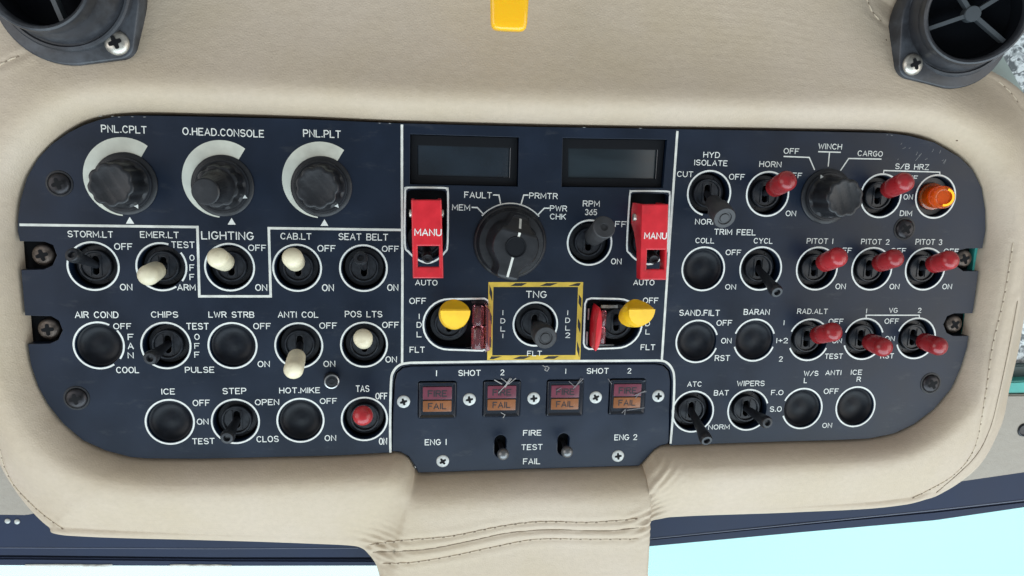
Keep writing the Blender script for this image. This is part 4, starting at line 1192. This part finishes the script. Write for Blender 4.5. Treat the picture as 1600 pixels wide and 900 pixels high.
# ------------------------------------------------------------------ red guards over MANU / AUTO
def guard(base_px, fpx, win, hpx, lever_tip, lab, text):
    H0 = 17.0
    c = PX(*base_px)
    t = thing('guarded_switch', c, lab, 'guarded switch', 'red guarded switches')
    link(BUSH, 'bushing', M['bush'], t)
    p0 = Vector((c.x, c.y, -3.4)); p1 = PX(*lever_tip, 12); mm = frame_to(p0, p1); L = (p1 - p0).length
    part(MB().lathe([(1.4, 0), (1.8, L * .5), (2.3, L * .8), (2.5, L * .93), (2.1, L), (1.1, L), (1.0, L - .4), (.1, L - .5)], mm, 22), 'lever', M['black'], t)
    q = [v2(PX(x, y, H0)) for x, y in fpx]      # tl, tr, br, bl
    wn = [v2(PX(x, y, H0)) for x, y in win]
    g = link(filled('guard', q, [wn], H0 - 1.6, H0, base_of(t), .55), 'guard', M['guard'], t)
    mb = MB()
    for a, b, sx in ((q[0], q[3], 1), (q[1], q[2], -1)):
        inx = sx * 1.25
        prof = [(0, H0 - .9), (0, 3.0), (.10, 1.0), (.28, 1.0), (.40, 6.0), (.62, 10.5), (1.0, 11.5), (1.0, H0 - .9)]
        n = len(prof); vs = []
        for off in (0.06 * sx, inx):
            for u, z in prof:
                p = a.lerp(b, u); vs.append(Vector((p.x + off, p.y + (-.1 if u > .9 else .1 if u < .1 else 0) * -1, z)))
        fs = [tuple(range(n)), tuple(reversed(range(n, 2 * n)))] + [(i, (i + 1) % n, n + (i + 1) % n, n + i) for i in range(n)]
        mb.add(vs, fs)
    bm = bmesh.new(); me = bpy.data.meshes.new('t'); me.from_pydata([v[:] for v in mb.v], [], mb.f); bm.from_mesh(me)
    bmesh.ops.recalc_face_normals(bm, faces=bm.faces); bm.verts.index_update()
    sd = MB().add([v.co.copy() for v in bm.verts], [[v.index for v in f.verts] for f in bm.faces]); bm.free(); bpy.data.meshes.remove(me)
    part(sd, 'side_flange', M['guard'], g)
    # hinge pin and bracket
    hp = q[0].lerp(q[3], .19); hq = q[1].lerp(q[2], .19)
    mb = MB().lathe([(1.5, -1.0), (1.7, -.6), (1.7, (hq - hp).length + .6), (1.4, (hq - hp).length + 1.0), (.1, (hq - hp).length + 1.0)], frame_to((hp.x, hp.y, 7.5), (hq.x, hq.y, 7.5)), 20, close_bot=True)
    part(mb, 'hinge_pin', M['steel'], t)
    mb = MB().box((hp.x + 1.6, hp.y - 6.5, -5), (hq.x - 1.6, hp.y + 2.2, 7.2))
    part(mb, 'hinge_bracket', M['black'], t)
    part(text_into(MB(), 'MANU', *text, z=.05, h=H0, weight=.155), 'lettering', M['white'], g, smooth=False)
guard((666, 376), [(642.3, 312), (690, 312), (693, 435), (645, 435)], [(652.8, 384.5), (686, 384.5), (686, 417), (653, 417)], None, (668, 404.5),
      'red guard marked MANU over a toggle, left of the FAULT selector', (647.4, 690.2, 357.4, 368.7))
guard((1013, 380), [(1003, 319), (1045, 319), (1041.5, 437.5), (1000, 437.5)], [(1011.5, 390.5), (1039, 390.5), (1037.5, 420.5), (1010.5, 420.5)], None, (1022, 406),
      'red guard marked MANU over a toggle, below the right display window', (1006.5, 1042, 363, 373.8))

# ------------------------------------------------------------------ yellow engine switches with clear red covers
def engine_switch(base_px, end_px, h, lab, r, roll):
    c = PX(*base_px)
    t = thing('engine_switch', c, lab, 'lever switch', 'yellow engine lever switches')
    link(BUSH, 'bushing', M['bush'], t)
    p0 = Vector((c.x, c.y, -3.4)); p1 = PX(*end_px, h); m = frame_to(p0, p1); L = (p1 - p0).length
    part(MB().lathe([(1.6, 0), (2.0, L * .5)], m, 20), 'lever', M['black'], t)
    # knob body, its end cut to a step
    n = 48
    prof = [(r * .52, L * .40), (r * .62, L * .44), (r * .66, L * .52), (r * .60, L * .53), (r * .80, L * .55), (r * .95, L * .72), (r, L * .80)]
    mb = MB().lathe(prof, m, n, close_top=False)
    k = len(mb.v) - n
    # end face: lower half flat, upper half chamfered back with a ridge between
    Rm = Matrix.Rotation(roll, 4, 'Z')
    low = []; 
    def zf(y): return L + .6 + (y - r * .08) * .5 if y < r * .08 else L + .4 - .9 - (y - r * .08) * 1.1
    rows = [-.97, -.8, -.6, -.4, -.2, 0, .075, .085, .2, .4, .55, .7, .85, .97]
    grid = []
    for yy in rows:
        half = r * .96 * math.sqrt(max(0.02, 1 - yy * yy))
        grid.append([m @ Rm @ Vector((half * u, yy * r * .98, zf(yy * r))) for u in (-1, -.6, -.2, .2, .6, 1)])
    vs = [p for row in grid for p in row]; fs = []
    for a in range(len(rows) - 1):
        for b in range(5): fs.append((a * 6 + b, a * 6 + b + 1, (a + 1) * 6 + b + 1, (a + 1) * 6 + b))
    mb.add(vs, fs)
    # side skin joining the end face to the body
    rim = [grid[0][i] for i in range(6)] + [g[-1] for g in grid[1:-1]] + [grid[-1][i] for i in reversed(range(6))] + [g[0] for g in reversed(grid[1:-1])]
    vs = []
    for p in rim:
        q = m.inverted() @ p
        d = Vector((q.x, q.y, 0)).normalized() * r
        vs += [p, m @ Vector((d.x, d.y, L * .80))]
    q = len(rim)
    mb.add(vs, [(2 * i, 2 * i + 1, 2 * ((i + 1) % q) + 1, 2 * ((i + 1) % q)) for i in range(q)])
    part(mb, 'knob', M['yellow'], t, angle=38)
    mb = MB().box((-r * .86, r * .07, L - 1.2), (r * .86, r * .20, L + .1), m @ Rm)
    part(mb, 'ridge', M['yellow'], t)
    return t
engine_switch((702, 507), (711.5, 487.5), 27, 'yellow lever knob pointing at the viewer, left of the striped box', 6.4, .0)
engine_switch((965, 505.7), (1003, 485.5), 27, 'yellow lever knob leaning right, right of the striped box', 6.1, .0)

def flip_cover(px, kind, lab):
    """clear red flip cover standing open on its hinge"""
    c = PX(*px)
    t = thing('flip_cover', c, lab, 'switch cover', 'clear red flip covers')
    if kind == 'barrel':
        mb = MB()
        for y0, y1, r in ((-10.2, .2, 3.0), (.6, 9.6, 2.7)):
            mm = frame_to((c.x - .6, c.y + y0, 3.2), (c.x - .6, c.y + y1, 3.2), Vector((0, 0, 1))); l = y1 - y0
            mb.lathe([(r * .6, 0), (r * .9, .3), (r, .9), (r * .92, l * .5), (r, l - .9), (r * .9, l - .3), (r * .6, l)], mm, 28, close_bot=True)
        part(mb, 'shell', M['redclear'], t, angle=60)
        mb = MB().prism([(c.x + 2.6, c.y - 10.5), (c.x + 4.6, c.y - 9.6), (c.x + 5.0, c.y - 3), (c.x + 4.6, c.y + 7), (c.x + 3.4, c.y + 9.5), (c.x + 2.4, c.y + 9.8)], -3, 8.5, bev=.5)
        part(mb, 'flap', M['redclear'], t)
        part(MB().lathe([(1.0, 0), (1.0, 18.5)], frame_to((c.x - .6, c.y - 9.3, 2.6), (c.x - .6, c.y + 9, 2.6), Vector((0, 0, 1))), 16, close_bot=True), 'hinge_pin', M['slot'], t)
        mb = MB().box((c.x - 5.5, c.y - 11.6, -5), (c.x + 2.5, c.y - 10.4, -.5)).box((c.x - 3.2, c.y + 9.8, -5), (c.x + 3.4, c.y + 11.2, -.8))
        part(mb, 'hinge_lug', M['screwk'], t)
    else:
        ol = [(c.x - 1.9, c.y - 9.2), (c.x - .8, c.y - 9.6), (c.x + .3, c.y - 6.5), (c.x + .9, c.y + 1), (c.x + .6, c.y + 6.0), (c.x - .3, c.y + 9.6), (c.x - 1.3, c.y + 6.4), (c.x - 1.8, c.y + 1)]
        ol = [tuple(p[:2]) for p in catmull([Vector((x, y, 0)) for x, y in ol], True, 4)]
        part(MB().prism(ol, -3, 9.5, bev=.7), 'flap', M['guard'], t, angle=50)
        mb = MB()
        for y0, y1 in ((-8.6, -1.0), (-.4, 6.8)):
            mm = frame_to((c.x + 3.4, c.y + y0, 1.0), (c.x + 3.4, c.y + y1, 1.0), Vector((0, 0, 1))); l = y1 - y0
            mb.lathe([(.9, 0), (1.4, .4), (1.4, l - .4), (.9, l)], mm, 20, close_bot=True)
        part(mb, 'shell', M['redclear'], t, angle=60)
        mb = MB()
        mb.box((c.x + 2.6, c.y + 7.6, -4), (c.x + 10.5, c.y + 9.0, -1.2)).box((c.x + 2.4, c.y - 11.2, -4), (c.x + 9.6, c.y - 9.6, -1.0)).box((c.x - 4.0, c.y - 10.6, -4), (c.x - 3.1, c.y - 3.4, -.4)).box((c.x - 3.6, c.y + 2.2, -4), (c.x - 2.9, c.y + 7.5, -.6))
        part(mb, 'hinge_bracket', M['chrome'], t, smooth=False)
    return t
flip_cover((748, 508), 'barrel', 'clear red flip cover standing open against the left of the striped box')
flip_cover((930, 507.5), 'flap', 'red flip cover standing open right of the striped box')

# ------------------------------------------------------------------ small fire-test toggles
for i, (x, y, ty) in enumerate(SL):
    c = SC[i]
    b = Vector((c.x, c.y, -.6))
    t = thing('test_toggle', b, ['tiny metal toggle in a slot left of FIRE TEST FAIL', 'tiny metal toggle in a slot right of FIRE TEST FAIL'][i], 'toggle switch', 'fire test toggles')
    p0 = Vector((c.x, c.y + .8, -5)); p1 = PX(x + 4.6 if i == 0 else 886.8, ty, 10); m = frame_to(p0, p1); L = (p1 - p0).length
    prof = [(.85, 0), (1.05, L * .5), (1.25, L * .8)] + [(2.05 * sin(a), L - 1.4 + 2.0 * -cos(a)) for a in [radians(q) for q in range(40, 176, 12)]]
    part(MB().lathe(prof, m, 24), 'lever', M['steel'] if False else M['screwk'], t)
    part(MB().lathe([(1.5, L - 3.4), (2.4, L - 2.2), (2.75, L - 1.2), (2.55, L - .1), (1.9, L + .8), (.95, L + 1.25), (.1, L + 1.35)], m, 24), 'tip', M['tip'], t)

# ------------------------------------------------------------------ display windows
for i, (loop, inner, mk, lab) in enumerate(((DISP1, [(652.5, 227), (797, 231.5), (795.5, 277.5), (652.5, 273.5)], 'lcd', 'dark blank display window on the left, glossy unscratched glass'),
                                          (DISP2, [(887, 231.8), (1026, 234.5), (1023, 279), (887, 277.5)], 'lcd2', 'blank display window on the right with scratched greyish glass'))):
    c = sum(loop, Vector((0, 0))) / 4
    t = thing('display_window', (c.x, c.y, -1), lab, 'display', 'blank display windows')
    o4 = shrink(loop, .3)
    i4 = pxl(inner, -3.6)
    link(filled('bezel', o4, [i4], -5.2, -2.4, base_of(t), .2), 'bezel', M['back'], t)
    part(MB().prism([tuple(p) for p in shrink(i4, -.3)], -5.0, -3.1, bev=.1), 'glass', M[mk], t)
    ll = [p for p in i4] + [i4[0]]
    part(MB().ribbon([p for p in (ll[1], ll[2])], .22, -2.36), 'glass_edge', M['smudge'], t, smooth=False)

# ------------------------------------------------------------------ screws
def screw_mesh(r, h, recess, n=28):
    mb = MB().lathe([(r, -2.0), (r, h * .25), (r * .93, h * .6), (r * .75, h * .88), (r * .45, h), (.05, h * 1.03)], n=n)
    return mb
def cross_mb(base, r, z, ang):
    m = Matrix.Translation(base) @ Matrix.Rotation(ang, 4, 'Z')
    wv = r * .16; lg = r * .58
    pts = []
    for k in range(4):
        R4 = Matrix.Rotation(k * pi / 2, 4, 'Z')
        for x, y in ((wv, wv), (lg * .9, wv * .95), (lg, 0), (lg * .9, -wv * .95)): pts.append(R4 @ Vector((x, y, 0)))
    # order so that the outline runs once round the cross
    loop = []
    for k in range(4):
        R4 = Matrix.Rotation(k * pi / 2, 4, 'Z')
        for x, y in ((lg * .9, -wv * .95), (lg, 0), (lg * .9, wv * .95), (wv * 1.25, wv * 1.25)): loop.append(R4 @ Vector((x, y, 0)))
    mb = MB()
    n = len(loop)
    mb.add([m @ Vector((p.x, p.y, z)) for p in loop] + [m @ Vector((0, 0, z))], [(i, (i + 1) % n, n) for i in range(n)])
    return mb
def screw(px, z, r, h, mk, lab, group, ang):
    c = PX(px[0], px[1], z)
    t = thing('panel_screw', c, lab, 'screw', group)
    mb = screw_mesh(r, h, 0)
    for v in mb.v: v += c
    part(mb, 'head', M[mk], t, angle=50)
    part(cross_mb(c, r, h * 1.06, ang), 'cross_slot', M['slot'], t, smooth=False)
    if mk == 'screwk':
        part(MB().lathe([(r * 1.22, .02), (r * 1.2, .25), (r * 1.05, .3)], Matrix.Translation((c.x, c.y, 0)), 28, close_top=False), 'washer', M['knob'], t)
G1 = 'black screws holding the panel'; G2 = 'screws in the side notches'; G3 = 'pale screws on the fire panel'
screw((93, 287), 0, 4.4, 1.7, 'screwk', 'black cross head screw beside the PNL.CPLT knob near the top left corner', G1, .35)
screw((120, 622), 0, 4.4, 1.7, 'screwk', 'black cross head screw near the bottom left corner of the panel', G1, .2)
screw((1413, 357.5), 0, 4.5, 1.7, 'screwk', 'black cross head screw just below DIM and above PITOT 3', G1, .65)
screw((1454, 599), 0, 4.5, 1.7, 'screwk', 'black cross head screw near the bottom right corner of the panel', G1, .5)
screw((69, 398), -5, 4.5, 2.0, 'screwr', 'rusty screw in the upper of two left edge notches', G2, .3)
screw((78, 513.5), -5, 4.5, 2.0, 'screwr', 'rusty screw in the lower of two left edge notches', G2, .1)
screw((1503, 404), -5, 4.5, 2.0, 'screwr', 'worn screw half hidden behind the PITOT 3 red cap', G2, .4)
screw((1488, 506), -5, 4.5, 2.0, 'screwr', 'worn screw in the lower of two right edge notches', G2, .7)
for (x, y), lab, a in zip([(630.6, 627.5), (733.4, 624), (833.9, 622.3), (930.8, 620.8), (1028.5, 618.7), (691.8, 720.4), (965.6, 712.4)],
    ['pale screw at the left end of the warning light row', 'pale screw between the first and second warning lights', 'pale screw in the middle of the warning light row', 'pale screw between the third and fourth warning lights', 'pale screw at the right end of the warning light row', 'pale screw below ENG 1', 'pale screw below ENG 2'],
    [.3, .2, .1, .5, .0, .6, .15]):
    screw((x, y), -.6, 2.95, .5, 'screww', lab, G3, a)

# small chrome post by POS LTS
c = PX(517.7, 592)
t = thing('sensor_post', c, 'small chrome ringed black post between ANTI COL and TAS', 'light sensor')
p1 = PX(518.3, 596.4, 4.5); m = frame_to(Vector((c.x, c.y, 0)), p1); L = (p1 - Vector((c.x, c.y, 0))).length
part(MB().lathe([(3.3, -.2), (3.3, L * .6), (3.0, L * .75)], m, 24), 'body', M['black'], t)
part(MB().lathe([(3.05, L * .7), (3.25, L * .8), (3.2, L), (2.7, L + .15), (2.5, L - .2)], m, 28, close_top=False), 'collar', M['chrome'], t)
part(MB().lathe([(2.6, L - .3), (1.6, L - .25), (1.5, L + .1), (1.1, L + .1), (1.0, L - .2), (.1, L - .2)], m, 24), 'face', M['bush'], t)

# ------------------------------------------------------------------ air vents
def vent(c_px, rim_px, h_rim, lug_px, lug2, lab, spin):
    zb = 6.0
    c = PX(*c_px, zb); lug = PX(*lug_px, zb)
    t = thing('air_vent', c, lab, 'air vent', 'black rubber air vents')
    pts = [c + Vector((27.0 * cos(a), 27.0 * sin(a), 0)) for a in [2 * pi * i / 60 for i in range(60)]]
    l2 = c - (lug - c)
    for l in (lug, l2): pts += [l + Vector((6.2 * cos(a), 6.2 * sin(a), 0)) for a in [2 * pi * i / 24 for i in range(24)]]
    hull = [pts[i] for i in convex_hull_2d([(p.x, p.y) for p in pts])]
    loop = [(p.x, p.y) for p in hull]
    part(MB().prism(loop, zb - 7, zb + 2.4, bev=.9), 'flange', M['vent'], t, angle=40)
    p1 = PX(*rim_px, h_rim); p0 = Vector((c.x, c.y + 4.0, zb + 1.5)); m = frame_to(p0, p1); L = (p1 - p0).length
    up = m.to_3x3() @ Vector((0, 0, 1))
    # collar is square to the flange, the barrel leans out of it
    mc = Matrix.Translation((c.x, c.y + 3.2, zb + 2.2)) @ Matrix.Rotation(.45 * math.atan2(math.hypot(up.x, up.y), up.z), 4, Vector((-up.y, up.x, 0)))
    part(MB().lathe([(25.2, -4), (25.2, 2.2), (24.6, 3.0), (23.8, 3.2), (23.2, 2.6)], mc, 64), 'collar', M['vent'], t)
    part(MB().lathe([(23.0, -2), (23.2, 4), (22.9, L * .35), (21.9, L * .55), (20.4, L * .72)], m, 64, close_top=False), 'barrel', M['vent'], t)
    prof = [(20.0, L * .66), (20.9, L * .70), (21.0, L * .95), (20.6, L + .1), (19.9, L + .5), (19.2, L + .2), (18.7, L - .4), (18.3, L - 3), (18.3, L - 5)]
    part(MB().lathe(prof, m, 64, close_top=False), 'rim', M['vent'], t)
    part(MB().lathe([(18.2, L - 2.9), (17.9, L - 8), (17.6, L - 12.0), (12, L - 12.8), (.1, L - 12.8)], m, 48), 'bore', M['ventin'], t)
    mb = MB().lathe([(3.3, L - 9), (3.3, L - 4.4), (3.0, L - 4.0), (.1, L - 3.9)], m, 28)
    for a in spin:
        mb.box((2.6, -.85, L - 8.5), (18.0, .85, L - 4.6), m @ Matrix.Rotation(radians(a), 4, 'Z'))
    part(mb, 'spokes', M['spoke'], t)
    sp = lug + Vector((0, 0, 2.4))
    mb = MB().lathe([(4.7, 0), (4.7, .4), (4.4, 1.0), (3.4, 1.8), (1.8, 2.3), (.05, 2.4)], Matrix.Translation(sp), 28)
    s = part(mb, 'screw', M['steel'], t, angle=50)
    part(cross_mb(sp, 4.6, 2.45, .4), 'cross_slot', M['slot'], s, smooth=False)
vent((1491, 42), (1527, 20), 27, (1420, 102), None, 'black round air vent with spoked opening at the top right', (200, 35, 128, 322))
vent((106, -10), (52, -46), 27, (187, 69), None, 'black round air vent cut off at the top left', (20, 110, 200, 290))

# ------------------------------------------------------------------ yellow handle
c = PX(799, -40, 42)
mb = MB()
a = PX(769, 44, 42); b = PX(826, 44, 42); cc = PX(833, -70, 42); d = PX(767, -70, 42)
def lerp4(u, v): return (a.lerp(b, u)).lerp(d.lerp(cc, u), v)
loop2 = []
vs = []; fs = []
NSEG = 24
for k, v in enumerate((0.0, .012, .045, .11, .3, .6, 1.0)):
    L0 = lerp4(0, v); R0 = lerp4(1, v); mid = (L0 + R0) / 2; hw = (R0 - L0).length / 2
    s = (.66, .84, .95, 1, 1, 1, 1)[k]
    th = (4.2, 5.0, 5.6, 6, 6.2, 6.4, 6.6)[k]
    for i in range(NSEG):
        t0 = 2 * pi * i / NSEG
        e = .42
        x = math.copysign(abs(cos(t0)) ** e, cos(t0)) * hw * s; z = math.copysign(abs(sin(t0)) ** e, sin(t0)) * th * .5
        vs.append(Vector((mid.x + x, mid.y, 42 - 6 + z)))
for k in range(6):
    for i in range(NSEG): fs.append((k * NSEG + i, k * NSEG + (i + 1) % NSEG, (k + 1) * NSEG + (i + 1) % NSEG, (k + 1) * NSEG + i))
fs.append(tuple(range(NSEG))[::-1]); fs.append(tuple(6 * NSEG + i for i in range(NSEG)))
p = M['handle'].node_tree.nodes['Principled BSDF']
p.inputs['Subsurface Weight'].default_value = .35; p.inputs['Subsurface Radius'].default_value = (.01, .006, .001); p.inputs['Subsurface Scale'].default_value = .4
t = thing('pull_handle', c, 'glossy yellow pull handle hanging in at the top centre', 'handle')
part(mb.add(vs, fs), 'grip', M['handle'], t, angle=50)

for o in bpy.data.objects:
    if '_b' in o: del o['_b']
